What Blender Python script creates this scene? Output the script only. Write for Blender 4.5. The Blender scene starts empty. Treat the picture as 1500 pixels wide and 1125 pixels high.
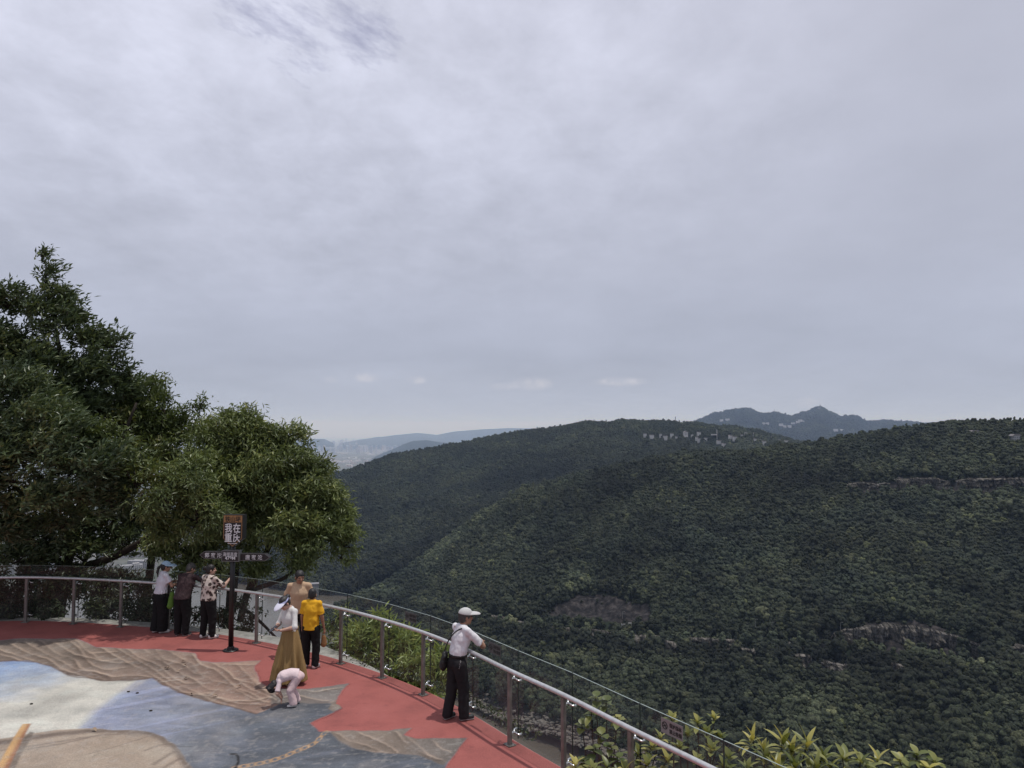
import bpy, bmesh, math, random
import numpy as np
from mathutils import Vector, Matrix

scene = bpy.context.scene
COL = scene.collection
rad = math.radians

# ------------------------------------------------------------------ camera frame (photo is 1500 x 1125)
F = 1112.0
PITCH = math.atan((632 - 562.5) / F)
CAMZ = 4.55
CP, SP = math.cos(PITCH), math.sin(PITCH)

def ray(px, py):
    a = (px - 750.0) / F
    b = (562.5 - py) / F
    return np.array([a, CP - b * SP, SP + b * CP])

def P(px, py, d):
    """point seen at photo position px,py whose ground distance ahead is d metres"""
    r = ray(px, py)
    k = d / r[1]
    return np.array([r[0] * k, d, CAMZ + r[2] * k])

def G(px, py, z=0.0):
    """point seen at px,py lying at height z"""
    r = ray(px, py)
    k = (z - CAMZ) / r[2]
    return np.array([r[0] * k, r[1] * k, z])

def proj(x, y, z):
    z = z - CAMZ
    dep = y * CP + z * SP
    up = -y * SP + z * CP
    return 750 + F * x / dep, 562.5 - F * up / dep

def interp(x, pts, k=1):
    pts = sorted(pts)
    xs = [p[0] for p in pts]
    return np.interp(x, xs, [p[k] for p in pts])

# ------------------------------------------------------------------ noise
def _hash(ix, iy, iz, seed):
    n = (ix.astype(np.int64) * 374761393 + iy.astype(np.int64) * 668265263 + iz.astype(np.int64) * 2147483647 + seed * 974711) & 0xFFFFFFFF
    n = ((n ^ (n >> 13)) * 1274126177) & 0xFFFFFFFF
    n = (n ^ (n >> 16)) & 0xFFFFFF
    return n / float(0xFFFFFF)

def vnoise(x, y, z=None, seed=0):
    x = np.asarray(x, float); y = np.asarray(y, float)
    z = np.zeros_like(x) if z is None else np.asarray(z, float)
    ix, iy, iz = np.floor(x), np.floor(y), np.floor(z)
    fx, fy, fz = x - ix, y - iy, z - iz
    ux, uy, uz = [f * f * (3 - 2 * f) for f in (fx, fy, fz)]
    r = 0
    for a in (0, 1):
        for b in (0, 1):
            for c in (0, 1):
                w = (ux if a else 1 - ux) * (uy if b else 1 - uy) * (uz if c else 1 - uz)
                r = r + w * _hash(ix + a, iy + b, iz + c, seed)
    return r * 2 - 1

def fbm(x, y, z=None, o=4, seed=0):
    s, a, t = 0, 1.0, 0
    for i in range(o):
        k = 2.03 ** i
        s = s + a * vnoise(x * k, y * k, None if z is None else z * k, seed + i)
        t += a
        a *= 0.5
    return s / t

# ------------------------------------------------------------------ object helpers
def L(h):
    h = h.lstrip('#')
    o = []
    for i in (0, 2, 4):
        c = int(h[i:i + 2], 16) / 255.0
        o.append(c / 12.92 if c <= 0.04045 else ((c + 0.055) / 1.055) ** 2.4)
    return tuple(o)

def mesh_np(name, V, Fq, mat=None, smooth=True):
    """V (n,3) array, Fq (m,3 or 4) array or list of faces"""
    me = bpy.data.meshes.new(name)
    V = np.asarray(V, np.float32)
    if isinstance(Fq, np.ndarray):
        n, k = Fq.shape
        me.vertices.add(len(V)); me.vertices.foreach_set('co', V.ravel())
        me.loops.add(n * k); me.loops.foreach_set('vertex_index', Fq.astype(np.int32).ravel())
        me.polygons.add(n)
        me.polygons.foreach_set('loop_start', np.arange(0, n * k, k, dtype=np.int32))
        me.polygons.foreach_set('use_smooth', np.full(n, smooth))
        me.update(calc_edges=True)
    else:
        me.from_pydata([tuple(map(float, v)) for v in V], [], [tuple(map(int, f)) for f in Fq])
        for p in me.polygons: p.use_smooth = smooth
        me.update()
    if mat: me.materials.append(mat)
    return me

def link(name, me, parent=None):
    o = bpy.data.objects.new(name, me)
    COL.objects.link(o)
    if parent: o.parent = parent
    return o

def tag(o, label=None, cat=None, group=None, kind=None):
    if label: o['label'] = label
    if cat: o['category'] = cat
    if group: o['group'] = group
    if kind: o['kind'] = kind
    return o

def empty(name, loc, label, cat, group=None, rz=0.0):
    o = bpy.data.objects.new(name, None)
    COL.objects.link(o)
    o.location = tuple(map(float, loc)); o.rotation_euler = (0, 0, rz)
    o.empty_display_size = 0.1
    return tag(o, label, cat, group)

class MB:
    """collects simple shapes into one mesh"""
    def __init__(self):
        self.v = []; self.f = []
    def add(self, V, Fs):
        n = len(self.v)
        self.v += [tuple(map(float, p)) for p in V]
        self.f += [tuple(i + n for i in f) for f in Fs]
    def box(self, c, s, M=None, taper=1.0):
        x, y, z = s[0] / 2, s[1] / 2, s[2] / 2
        V = []
        for dz, t in ((-z, 1.0), (z, taper)):
            for dx, dy in ((-x, -y), (x, -y), (x, y), (-x, y)):
                p = Vector((dx * t, dy * t, dz))
                if M is not None: p = M @ p
                V.append(p + Vector(tuple(map(float, c))))
        self.add(V, [(3, 2, 1, 0), (4, 5, 6, 7), (0, 1, 5, 4), (1, 2, 6, 5), (2, 3, 7, 6), (3, 0, 4, 7)])
    def tube(self, pts, r, n=8, cap=True):
        pts = [Vector(tuple(map(float, p))) for p in pts]
        rs = r if isinstance(r, (list, tuple)) else [r] * len(pts)
        V = []; Fs = []
        up = None
        for i, p in enumerate(pts):
            t = (pts[min(i + 1, len(pts) - 1)] - pts[max(i - 1, 0)])
            if t.length < 1e-9: t = Vector((0, 0, 1))
            t.normalize()
            if up is None:
                up = Vector((0, 0, 1)) if abs(t.z) < 0.9 else Vector((1, 0, 0))
            a = t.cross(up)
            if a.length < 1e-6: a = t.cross(Vector((1, 0.3, 0)))
            a.normalize(); b = a.cross(t).normalized(); up = b
            for k in range(n):
                an = 2 * math.pi * k / n
                V.append(p + (a * math.cos(an) + b * math.sin(an)) * rs[i])
        for i in range(len(pts) - 1):
            for k in range(n):
                k2 = (k + 1) % n
                Fs.append((i * n + k, i * n + k2, (i + 1) * n + k2, (i + 1) * n + k))
        if cap:
            Fs.append(tuple(range(n - 1, -1, -1)))
            Fs.append(tuple((len(pts) - 1) * n + k for k in range(n)))
        self.add(V, Fs)
    def lathe(self, c, prof, n=20):
        V = []; Fs = []
        for r, z in prof:
            for k in range(n):
                an = 2 * math.pi * k / n
                V.append((c[0] + r * math.cos(an), c[1] + r * math.sin(an), c[2] + z))
        for i in range(len(prof) - 1):
            for k in range(n):
                k2 = (k + 1) % n
                Fs.append((i * n + k, i * n + k2, (i + 1) * n + k2, (i + 1) * n + k))
        Fs.append(tuple(range(n - 1, -1, -1)))
        Fs.append(tuple((len(prof) - 1) * n + k for k in range(n)))
        self.add(V, Fs)
    def prism(self, poly, O, ax, ay, az, t):
        """extrude 2D poly in plane (ax,ay) from origin O, thickness t along az"""
        O, ax, ay, az = [Vector(tuple(map(float, q))) for q in (O, ax, ay, az)]
        n = len(poly)
        V = [O + ax * p[0] + ay * p[1] for p in poly] + [O + ax * p[0] + ay * p[1] + az * t for p in poly]
        Fs = [tuple(range(n - 1, -1, -1)), tuple(range(n, 2 * n))]
        for k in range(n):
            k2 = (k + 1) % n
            Fs.append((k, k2, n + k2, n + k))
        self.add(V, Fs)
    def build(self, name, mat, parent=None, smooth=False):
        me = mesh_np(name, self.v, self.f, mat, smooth)
        bm = bmesh.new(); bm.from_mesh(me)
        bmesh.ops.recalc_face_normals(bm, faces=bm.faces)
        bm.to_mesh(me); bm.free()
        return link(name, me, parent)

# ------------------------------------------------------------------ material helpers
def mat_new(name):
    m = bpy.data.materials.new(name)
    m.use_nodes = True
    nt = m.node_tree
    b = nt.nodes['Principled BSDF']
    return m, nt, b

def N(nt, t, **kw):
    n = nt.nodes.new(t)
    for k, v in kw.items():
        setattr(n, k, v)
    return n

def ramp(nt, src, stops):
    r = N(nt, 'ShaderNodeValToRGB')
    while len(r.color_ramp.elements) < len(stops): r.color_ramp.elements.new(0.5)
    for e, (p, c) in zip(r.color_ramp.elements, stops):
        e.position = p; e.color = (*c[:3], 1)
    nt.links.new(src, r.inputs[0])
    return r.outputs[0]

def noise_node(nt, scale, detail=4, rough=0.55, vec=None):
    n = N(nt, 'ShaderNodeTexNoise')
    n.inputs['Scale'].default_value = scale; n.inputs['Detail'].default_value = detail
    n.inputs['Roughness'].default_value = rough
    if vec is not None: nt.links.new(vec, n.inputs['Vector'])
    return n

def mixc(nt, fac, a, b, mode='MIX'):
    m = N(nt, 'ShaderNodeMix', data_type='RGBA', blend_type=mode)
    for s, v in ((m.inputs[0], fac), (m.inputs[6], a), (m.inputs[7], b)):
        if isinstance(v, (int, float)): s.default_value = v
        elif isinstance(v, tuple): s.default_value = (*v[:3], 1)
        else: nt.links.new(v, s)
    return m.outputs[2]

def simple(name, col, rough=0.6, metal=0.0, var=0.15, scale=30.0, bump=0.0, spec=0.5):
    """procedural plain surface: small tone variation + optional bump"""
    m, nt, b = mat_new(name)
    tc = N(nt, 'ShaderNodeTexCoord')
    n = noise_node(nt, scale, 4, 0.6, tc.outputs['Object'])
    c0 = tuple(c * (1 - var) for c in col); c1 = tuple(min(1, c * (1 + var)) for c in col)
    nt.links.new(ramp(nt, n.outputs['Fac'], [(0.3, c0), (0.7, c1)]), b.inputs['Base Color'])
    b.inputs['Roughness'].default_value = rough; b.inputs['Metallic'].default_value = metal
    b.inputs['Specular IOR Level'].default_value = spec
    if bump:
        bp = N(nt, 'ShaderNodeBump'); bp.inputs['Strength'].default_value = bump; bp.inputs['Distance'].default_value = 0.01
        nt.links.new(n.outputs['Fac'], bp.inputs['Height']); nt.links.new(bp.outputs[0], b.inputs['Normal'])
    return m

# ------------------------------------------------------------------ camera
cam = bpy.data.cameras.new('camera')
cam.sensor_width = 36.0; cam.lens = 36.0 * F / 1500.0
cam.clip_start = 0.1; cam.clip_end = 200000
camo = bpy.data.objects.new('camera', cam)
COL.objects.link(camo)
camo.location = (0, 0, CAMZ); camo.rotation_euler = (math.pi / 2 + PITCH, 0, 0)
scene.camera = camo

# ------------------------------------------------------------------ daylight
SUN_DIR = Vector((-0.24, 0.015, -1.0)).normalized()
w = bpy.data.worlds.new('World'); scene.world = w
w.use_nodes = True
nt = w.node_tree
bg = nt.nodes['Background']; bg.inputs['Strength'].default_value = 0.1
sky = N(nt, 'ShaderNodeTexSky'); sky.sky_type = 'NISHITA'; sky.sun_disc = False
sky.sun_elevation = rad(76.5); sky.sun_rotation = rad(90); sky.dust_density = 2.0; sky.altitude = 480
tc = N(nt, 'ShaderNodeTexCoord')
D = tc.outputs['Generated']
sep = N(nt, 'ShaderNodeSeparateXYZ'); nt.links.new(D, sep.inputs[0])
def wm(op, a, b=None, clamp=False):
    n = N(nt, 'ShaderNodeMath', operation=op, use_clamp=clamp)
    for i, v in enumerate((a, b)):
        if v is None: continue
        if isinstance(v, (int, float)): n.inputs[i].default_value = v
        else: nt.links.new(v, n.inputs[i])
    return n.outputs[0]
def wvec(x, y, z):
    c = N(nt, 'ShaderNodeCombineXYZ')
    for i, v in enumerate((x, y, z)):
        if isinstance(v, (int, float)): c.inputs[i].default_value = v
        else: nt.links.new(v, c.inputs[i])
    return c.outputs[0]
zc = wm('MAXIMUM', sep.outputs[2], 0.0)
zz = wm('ADD', zc, 0.22)
cx = wm('DIVIDE', sep.outputs[0], zz); cy = wm('DIVIDE', sep.outputs[1], zz)
K = 10.0
def KL(h): return tuple(c * K for c in L(h))
base = ramp(nt, wm('MULTIPLY', zc, 1.0), [(0.0, L('#a3abc2')), (0.07, L('#acb1c3')), (0.22, L('#b2b5c4')), (0.42, L('#b9bbc9')), (0.62, L('#c0c1cf'))])
# broad soft bands of cloud
n1 = noise_node(nt, 1.15, 5, 0.55, wvec(cx, cy, 3.1)); n1.inputs['Distortion'].default_value = 0.15
n2 = noise_node(nt, 3.4, 6, 0.6, wvec(wm('MULTIPLY', cx, 0.8), wm('MULTIPLY', cy, 1.3), 8.7)); n2.inputs['Distortion'].default_value = 0.1
n3 = noise_node(nt, 7.0, 9, 0.62, wvec(cx, wm('MULTIPLY', cy, 0.8), 1.2)); n3.inputs['Distortion'].default_value = 0.15
br = wm('ADD', wm('MULTIPLY', wm('SUBTRACT', n1.outputs['Fac'], 0.5), 0.42), 1.0)
br = wm('ADD', br, wm('MULTIPLY', wm('SUBTRACT', n2.outputs['Fac'], 0.5), 0.10))
# the upper left is brighter and more textured
def blob(px, py, rx, ry):
    """soft mask about a direction; rx, ry are angular radii"""
    r = Vector(ray(px, py)).normalized()
    up = Vector((0, 0, 1)); s = r.cross(up).normalized(); u = s.cross(r).normalized()
    ds = N(nt, 'ShaderNodeVectorMath', operation='DOT_PRODUCT'); nt.links.new(D, ds.inputs[0]); ds.inputs[1].default_value = s
    du = N(nt, 'ShaderNodeVectorMath', operation='DOT_PRODUCT'); nt.links.new(D, du.inputs[0]); du.inputs[1].default_value = u
    a = wm('POWER', wm('DIVIDE', ds.outputs['Value'], rx), 2.0)
    b = wm('POWER', wm('DIVIDE', du.outputs['Value'], ry), 2.0)
    a = wm('POWER', wm('ABSOLUTE', wm('DIVIDE', ds.outputs['Value'], rx)), 2.0)
    b = wm('POWER', wm('ABSOLUTE', wm('DIVIDE', du.outputs['Value'], ry)), 2.0)
    g = wm('SUBTRACT', 1.0, wm('ADD', a, b), True)
    return g
ul = blob(330, -20, 0.75, 0.40)
br = wm('ADD', br, wm('MULTIPLY', ul, wm('ADD', 0.33, wm('MULTIPLY', wm('SUBTRACT', n3.outputs['Fac'], 0.48), 0.95))))
cloudc = N(nt, 'ShaderNodeVectorMath', operation='SCALE'); nt.links.new(base, cloudc.inputs[0]); nt.links.new(wm('MULTIPLY', br, K * 1.07), cloudc.inputs['Scale'])
col = mixc(nt, 0.9, sky.outputs[0], cloudc.outputs[0])
# thin gap with a bluer sky
n5 = noise_node(nt, 9.0, 7, 0.65, wvec(wm('MULTIPLY', cx, 1.0), wm('ADD', cy, wm('MULTIPLY', cx, -0.7)), 4.4))
gm_ = wm('MAXIMUM', blob(485, 50, 0.105, 0.075), wm('MULTIPLY', blob(430, 0, 0.11, 0.08), 0.9))
gap = wm('MULTIPLY', wm('ADD', wm('MULTIPLY', gm_, 0.95), wm('SUBTRACT', wm('MULTIPLY', n5.outputs['Fac'], 2.9), 2.05)), 1.5, True)
col = mixc(nt, wm('MULTIPLY', gap, 0.62), col, KL('#7f83a6'))
# small cumulus low over the hills
n4 = noise_node(nt, 60.0, 5, 0.6, D)
for (px, py, rx, ry, s) in ((780, 562, 0.030, 0.010, .75), (537, 553, 0.018, 0.007, .8), (611, 557, 0.014, 0.006, .8), (910, 559, 0.036, 0.007, .8), (485, 556, 0.010, 0.005, .3), (740, 566, 0.025, 0.006, .35), (1185, 590, .02, .008, .35)):
    k = wm('MULTIPLY', blob(px, py, rx, ry), wm('MULTIPLY', wm('SUBTRACT', n4.outputs['Fac'], 0.36, True), 4.2), True)
    col = mixc(nt, wm('MULTIPLY', k, s), col, KL('#cfcfd9'))
nt.links.new(col, bg.inputs['Color'])

sl = bpy.data.lights.new('sun', 'SUN'); sl.energy = 2.4; sl.angle = rad(1.2); sl.color = (1.0, 0.955, 0.89)
so = bpy.data.objects.new('sun', sl); COL.objects.link(so)
so.rotation_euler = SUN_DIR.to_track_quat('-Z', 'Y').to_euler(); so.location = (5, 0, 40)

scene.view_settings.view_transform = 'Standard'
try: scene.view_settings.look = 'None'
except Exception: pass
scene.view_settings.exposure = 0.0; scene.view_settings.gamma = 1.0
scene.render.engine = 'CYCLES'
cy_ = scene.cycles
cy_.max_bounces = 6; cy_.diffuse_bounces = 2; cy_.glossy_bounces = 2; cy_.transmission_bounces = 3
cy_.transparent_max_bounces = 24; cy_.volume_bounces = 0
cy_.use_denoising = True
cy_.caustics_reflective = False; cy_.caustics_refractive = False
cy_.sample_clamp_indirect = 4.0
# ================================================================== landscape
WATER = -300.0
rng = np.random.default_rng(7)

# ---- forest floor / hill material (mostly hidden beneath the crowns)
m_soil, nt, b = mat_new('hill_undergrowth')
gm = N(nt, 'ShaderNodeNewGeometry')
n = noise_node(nt, 0.05, 6, 0.65, gm.outputs['Position'])
vc = N(nt, 'ShaderNodeAttribute', attribute_name='rock')
grn = ramp(nt, n.outputs['Fac'], [(0.3, (0.008, 0.012, 0.008)), (0.7, (0.020, 0.028, 0.016))])
mp = N(nt, 'ShaderNodeMapping'); mp.inputs['Scale'].default_value = (0.16, 0.16, 0.035)
nt.links.new(gm.outputs['Position'], mp.inputs[0])
nr = noise_node(nt, 1.0, 8, 0.7, mp.outputs[0])
rk = ramp(nt, nr.outputs['Fac'], [(0.38, (0.008, 0.008, 0.008)), (0.50, (0.024, 0.022, 0.022)), (0.64, (0.065, 0.057, 0.054))])
nt.links.new(mixc(nt, vc.outputs['Fac'], grn, rk), b.inputs['Base Color'])
b.inputs['Roughness'].default_value = 0.95; b.inputs['Specular IOR Level'].default_value = 0.1

def in_poly(px, py, poly):
    px = np.asarray(px); py = np.asarray(py)
    r = np.zeros(px.shape, bool)
    n = len(poly)
    for i in range(n):
        x1, y1 = poly[i]; x2, y2 = poly[(i + 1) % n]
        c = ((y1 > py) != (y2 > py)) & (px < (x2 - x1) * (py - y1) / (y2 - y1 + 1e-12) + x1)
        r ^= c
    return r

class Hill:
    """a ridge swept between its foot line and its crest line, with a back slope"""
    def __init__(self, name, crest, foot, x0, x1, nx, nt_, prof, amp, nscale, seed, rocks=()):
        self.x = np.linspace(x0, x1, nx)
        cy = interp(self.x, crest, 1); cd = interp(self.x, crest, 2)
        fy = interp(self.x, foot, 1); fd = interp(self.x, foot, 2)
        tt = np.concatenate([np.linspace(0, 1, nt_), 1 + np.linspace(0.03, 0.6, 14)])
        X, T = np.meshgrid(self.x, tt, indexing='ij')
        zc = CAMZ + np.array([ray(a, q)[2] / ray(a, q)[1] * dd for a, q, dd in zip(self.x, cy, cd)])
        zf = CAMZ + np.array([ray(a, q)[2] / ray(a, q)[1] * dd for a, q, dd in zip(self.x, fy, fd)])
        d = fd[:, None] + (cd - fd)[:, None] * T
        p = np.where(T <= 1, prof(np.clip(T, 0, 1), X), 1 - 0.9 * (T - 1))
        Z = zf[:, None] + (zc - zf)[:, None] * p
        rx = (self.x - 750) / F
        # column direction: at horizontal distance d the x offset follows the sight line of the column
        WX = d * (rx / CP)[:, None] * 0.997
        fade = np.clip(np.minimum(T * 4, 1), 0, 1) * np.where(T > 1, 1, np.clip((1 - T) * 3.5 + 0.10, 0, 1))
        nz = fbm(WX / nscale, d / nscale, o=5, seed=seed)
        gl = np.abs(fbm(WX / (nscale * 0.7) + 9, d / (nscale * 2.5), o=3, seed=seed + 50))
        Z = Z + fade * amp * (nz * 1.0 - gl * 1.2 + 0.2)
        self.V = np.stack([WX, d, Z], -1)
        self.PX, self.PY = proj(WX, d, Z)
        self.T = T
        rock = np.zeros_like(Z)
        for poly in rocks:
            rock = np.maximum(rock, in_poly(self.PX, self.PY, poly).astype(float))
        self.rock = rock
        self.V[..., 2] += rock * 7 * fbm(WX / 16, Z / 7, d / 60, o=3, seed=seed + 5)
        self.V[..., 1] += rock * 9 * fbm(WX / 9, Z / 16, o=3, seed=seed + 6)
        n0, n1 = X.shape
        idx = np.arange(n0 * n1).reshape(n0, n1)
        q = np.stack([idx[:-1, :-1], idx[1:, :-1], idx[1:, 1:], idx[:-1, 1:]], -1).reshape(-1, 4)
        me = mesh_np(name, self.V.reshape(-1, 3), q, m_soil)
        at = me.attributes.new('rock', 'FLOAT', 'POINT'); at.data.foreach_set('value', rock.ravel().astype(np.float32))
        self.o = tag(link(name, me), kind='structure')
    def scatter(self, n, xlo=-1e9, xhi=1e9, tmax=1.06):
        V = self.V
        A = V[:-1, :-1]; B = V[1:, :-1]; Cc = V[:-1, 1:]
        ar = np.linalg.norm(np.cross(B - A, Cc - A), axis=-1)
        px = self.PX[:-1, :-1]
        ar = np.where((px < xlo) | (px > xhi) | (self.T[:-1, :-1] > tmax), 0, ar)
        pr = (ar / ar.sum()).ravel()
        k = rng.choice(pr.size, n, p=pr)
        i, j = np.unravel_index(k, ar.shape)
        u = rng.random((n, 1)); v = rng.random((n, 1))
        pts = (V[i, j] * (1 - u) * (1 - v) + V[i + 1, j] * u * (1 - v) + V[i, j + 1] * (1 - u) * v + V[i + 1, j + 1] * u * v)
        return pts, self.T[i, j], self.rock[i, j]
    def at(self, px, py):
        """3D point of the visible front slope nearest to photo position"""
        d2 = (self.PX - px) ** 2 + (self.PY - py) ** 2 + np.where(self.T > 1, 1e5, 0)
        return self.V.reshape(-1, 3)[np.argmin(d2)]

# bare rock and netted slopes on the near ridge, given as seen outlines
UP_CLIFF = [(1235, 712), (1262, 704), (1300, 706), (1318, 700), (1372, 699), (1388, 703), (1398, 708), (1404, 700), (1450, 699), (1540, 700), (1540, 722), (1465, 720), (1440, 722), (1384, 718), (1330, 718), (1300, 722), (1260, 724), (1238, 722)]
NET_SLOPE = [(795, 905), (812, 890), (835, 874), (850, 868), (880, 870), (910, 878), (955, 886), (954, 912), (905, 912), (860, 908), (812, 904)]
LOW_CLIFF = [(1190, 930), (1240, 926), (1262, 913), (1302, 908), (1342, 914), (1380, 922), (1410, 930), (1440, 944), (1442, 965), (1420, 968), (1390, 962), (1360, 952), (1310, 948), (1270, 946), (1220, 946)]
LEDGES = [[(1085, 950), (1106, 952), (1108, 966), (1090, 962)], [(1166, 960), (1184, 958), (1186, 984), (1170, 976)], [(1200, 968), (1246, 974), (1244, 984), (1236, 990), (1206, 980)],
          [(1308, 974), (1320, 976), (1318, 988), (1308, 984)], [(974, 938), (990, 942), (988, 966), (976, 956)], [(860, 926), (868, 928), (868, 940), (862, 938)],
          [(1480, 950), (1540, 945), (1540, 968), (1486, 962)], [(1290, 946), (1330, 950), (1330, 960), (1290, 958)], [(700, 899), (775, 911), (775, 916), (700, 906)], [(806, 918), (905, 926), (905, 931), (850, 931), (806, 922)], [(925, 932), (968, 933), (968, 938), (925, 940)], [(1010, 933), (1076, 938), (1076, 945), (1010, 941)], [(1116, 939), (1215, 944), (1215, 950), (1116, 947)], [(690, 1018), (740, 1028), (792, 1046), (850, 1062), (850, 1075), (780, 1066), (720, 1052), (690, 1042)]]
ROCKS = [UP_CLIFF, NET_SLOPE, LOW_CLIFF] + LEDGES

near_crest = [(455, 912, 1190), (520, 878, 1330), (560, 858, 1380), (600, 830, 1420), (640, 802, 1430), (700, 760, 1430), (735, 735, 1425), (770, 716, 1420), (850, 700, 1420), (1000, 668, 1400), (1100, 659, 1380),
              (1160, 653, 1370), (1230, 642, 1350), (1300, 631, 1320), (1360, 625, 1280), (1420, 622, 1230), (1500, 617, 1180), (1700, 606, 1080), (2000, 595, 980)]
def footy(d): return 632 + 304.5 * F / d
near_foot = [(x, footy(d), d) for x, d in ((455, 1180), (520, 1190), (560, 1130), (600, 1020), (650, 920), (690, 860), (760, 790), (900, 700), (1100, 620), (1500, 520), (2000, 440))]
def near_prof(T, X):
    # two steeper bands (rock steps) with a bench between them
    p = T ** 0.95
    return p + 0.018 * np.sin(T * 2 * math.pi * 2.5) * np.clip((X - 700) / 200, 0, 1)
near_crest = [(x, y + (8 if x > 900 else 5), d) for x, y, d in near_crest]
near = Hill('near_hill', near_crest, near_foot, 455, 1990, 520, 200, near_prof, 24, 200, 3, ROCKS)

mid_crest = [(290, 806, 1950), (330, 782, 2150), (380, 748, 2380), (430, 715, 2550), (490, 692, 2700), (530, 680, 2780), (560, 670, 2850), (640, 653, 2950), (700, 642, 3000), (750, 631, 3000), (800, 626, 3000), (830, 621, 3000), (860, 617, 3000), (895, 619, 3000), (930, 615, 3000),
             (990, 616, 3000), (1030, 621, 3050), (1080, 624, 3100), (1110, 630, 3200), (1135, 640, 3300), (1180, 652, 3400), (1300, 668, 3500)]
mid_foot = [(290, footy(1640), 1640), (330, footy(1580), 1580), (450, footy(1440), 1440), (520, footy(1430), 1430), (600, 830, 1560), (700, 770, 1800), (850, 712, 2000), (1000, 684, 2150), (1160, 664, 2250), (1300, 660, 2400)]
mid_crest = [(x, y + 5, d) for x, y, d in mid_crest]
mid = Hill('middle_hill', mid_crest, mid_foot, 290, 1300, 310, 120, lambda T, X: T ** 0.9, 38, 420, 11)

far_crest = [(960, 634, 6300), (1010, 624, 6400), (1030, 615, 6500), (1045, 609, 6500), (1060, 606, 6500), (1078, 603, 6500), (1090, 601, 6500), (1104, 604, 6500), (1118, 610, 6500), (1126, 608, 6500), (1135, 605, 6500), (1146, 608, 6500), (1160, 612, 6500),
             (1168, 609, 6500), (1180, 605, 6500), (1192, 602, 6500), (1203, 599, 6500), (1212, 604, 6500), (1224, 609, 6500), (1232, 612, 6500), (1246, 611, 6500), (1256, 611, 6500), (1262, 615, 6500), (1272, 619, 6500), (1290, 618, 6500), (1320, 619, 6500), (1340, 622, 6500), (1380, 624, 6500), (1500, 626, 6500), (1700, 630, 6500)]
far_foot = [(960, 670, 4900), (1200, 676, 4900), (1700, 680, 4900)]
fm = Hill('far_mountain', far_crest, far_foot, 960, 1700, 420, 60, lambda T, X: T ** 1.15, 30, 260, 21)
# distant ridges over the plain
rb = Hill('distant_ridge', [(500, 651, 14500), (530, 644, 15000), (580, 637, 15000), (612, 634, 15000), (640, 637, 15000), (665, 632, 14500), (690, 630, 14500), (705, 629, 14500), (745, 627, 14500), (800, 628, 14500), (900, 630, 14500)],
          [(500, 652, 13000), (900, 652, 13000)], 500, 900, 160, 20, lambda T, X: T, 25, 500, 31)
rc_ = Hill('distant_hill', [(545, 673, 8000), (562, 664, 9000), (590, 652, 9000), (605, 646, 9000), (625, 644.5, 9000), (645, 648, 9000), (700, 652, 9000)],
           [(545, 673, 7800), (700, 672, 7800)], 545, 700, 80, 20, lambda T, X: T, 12, 300, 33)
rd = Hill('distant_mesa', [(300, 645, 13000), (440, 643, 13000), (476, 643, 13000), (490, 650, 13000)], [(300, 655, 12000), (490, 655, 12000)], 300, 490, 80, 12, lambda T, X: T ** 0.5, 6, 300, 35)

# ---- valley floor and river
m_ground, nt, b = mat_new('valley_floor')
gm = N(nt, 'ShaderNodeNewGeometry')
n = noise_node(nt, 0.0016, 8, 0.65, gm.outputs['Position'])
n_b = noise_node(nt, 0.012, 6, 0.7, gm.outputs['Position'])
c1 = ramp(nt, n.outputs['Fac'], [(0.35, (0.03, 0.045, 0.035)), (0.5, (0.045, 0.06, 0.045)), (0.58, (0.11, 0.11, 0.11)), (0.70, (0.24, 0.22, 0.22))])
nt.links.new(mixc(nt, 0.35, c1, ramp(nt, n_b.outputs['Fac'], [(0.4, (0.04, 0.06, 0.04)), (0.62, (0.30, 0.28, 0.27))])), b.inputs['Base Color'])
b.inputs['Roughness'].default_value = 0.95
R_ = 70000
gv = [(0, 0, WATER - 1.5)]; gf = []
ringr = [300, 900, 2000, 4000, 9000, 20000, R_]
for r in ringr:
    for k in range(48):
        a = 2 * math.pi * k / 48
        gv.append((r * math.cos(a), r * math.sin(a), WATER - 1.5))
for k in range(48): gf.append((0, 1 + k, 1 + (k + 1) % 48))
for i in range(len(ringr) - 1):
    for k in range(48):
        k2 = (k + 1) % 48
        gf.append((1 + i * 48 + k, 1 + (i + 1) * 48 + k, 1 + (i + 1) * 48 + k2, 1 + i * 48 + k2))
tag(link('ground', mesh_np('ground', gv, gf, m_ground, False)), kind='structure')

m_water, nt, b = mat_new('river_water')
gm = N(nt, 'ShaderNodeNewGeometry')
n = noise_node(nt, 0.02, 5, 0.6, gm.outputs['Position'])
nt.links.new(ramp(nt, n.outputs['Fac'], [(0.3, (0.085, 0.072, 0.058)), (0.7, (0.115, 0.10, 0.082))]), b.inputs['Base Color'])
b.inputs['Roughness'].default_value = 0.22
n_b = noise_node(nt, 0.35, 4, 0.6, gm.outputs['Position'])
bp = N(nt, 'ShaderNodeBump'); bp.inputs['Strength'].default_value = 0.5; bp.inputs['Distance'].default_value = 0.6
nt.links.new(n_b.outputs['Fac'], bp.inputs['Height']); nt.links.new(bp.outputs[0], b.inputs['Normal'])
far_bank = [(-1150, 1500), (-700, 1560), (-480, 1545), (-360, 1480), (-270, 1400), (-235, 1300), (-215, 1215), (-175, 1130), (-125, 1030), (-70, 930), (-30, 865), (20, 800), (110, 715), (220, 640), (420, 540), (700, 450)]
near_bank = [(700, 120), (300, 220), (60, 380), (-100, 560), (-250, 760), (-420, 930), (-700, 1060), (-1150, 1080)]
poly = far_bank + near_bank
me = bpy.data.meshes.new('river')
bm = bmesh.new()
vs = [bm.verts.new((x, y, WATER)) for x, y in poly]
fc = bm.faces.new(vs); bmesh.ops.triangulate(bm, faces=[fc]); bmesh.ops.recalc_face_normals(bm, faces=bm.faces)
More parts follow.
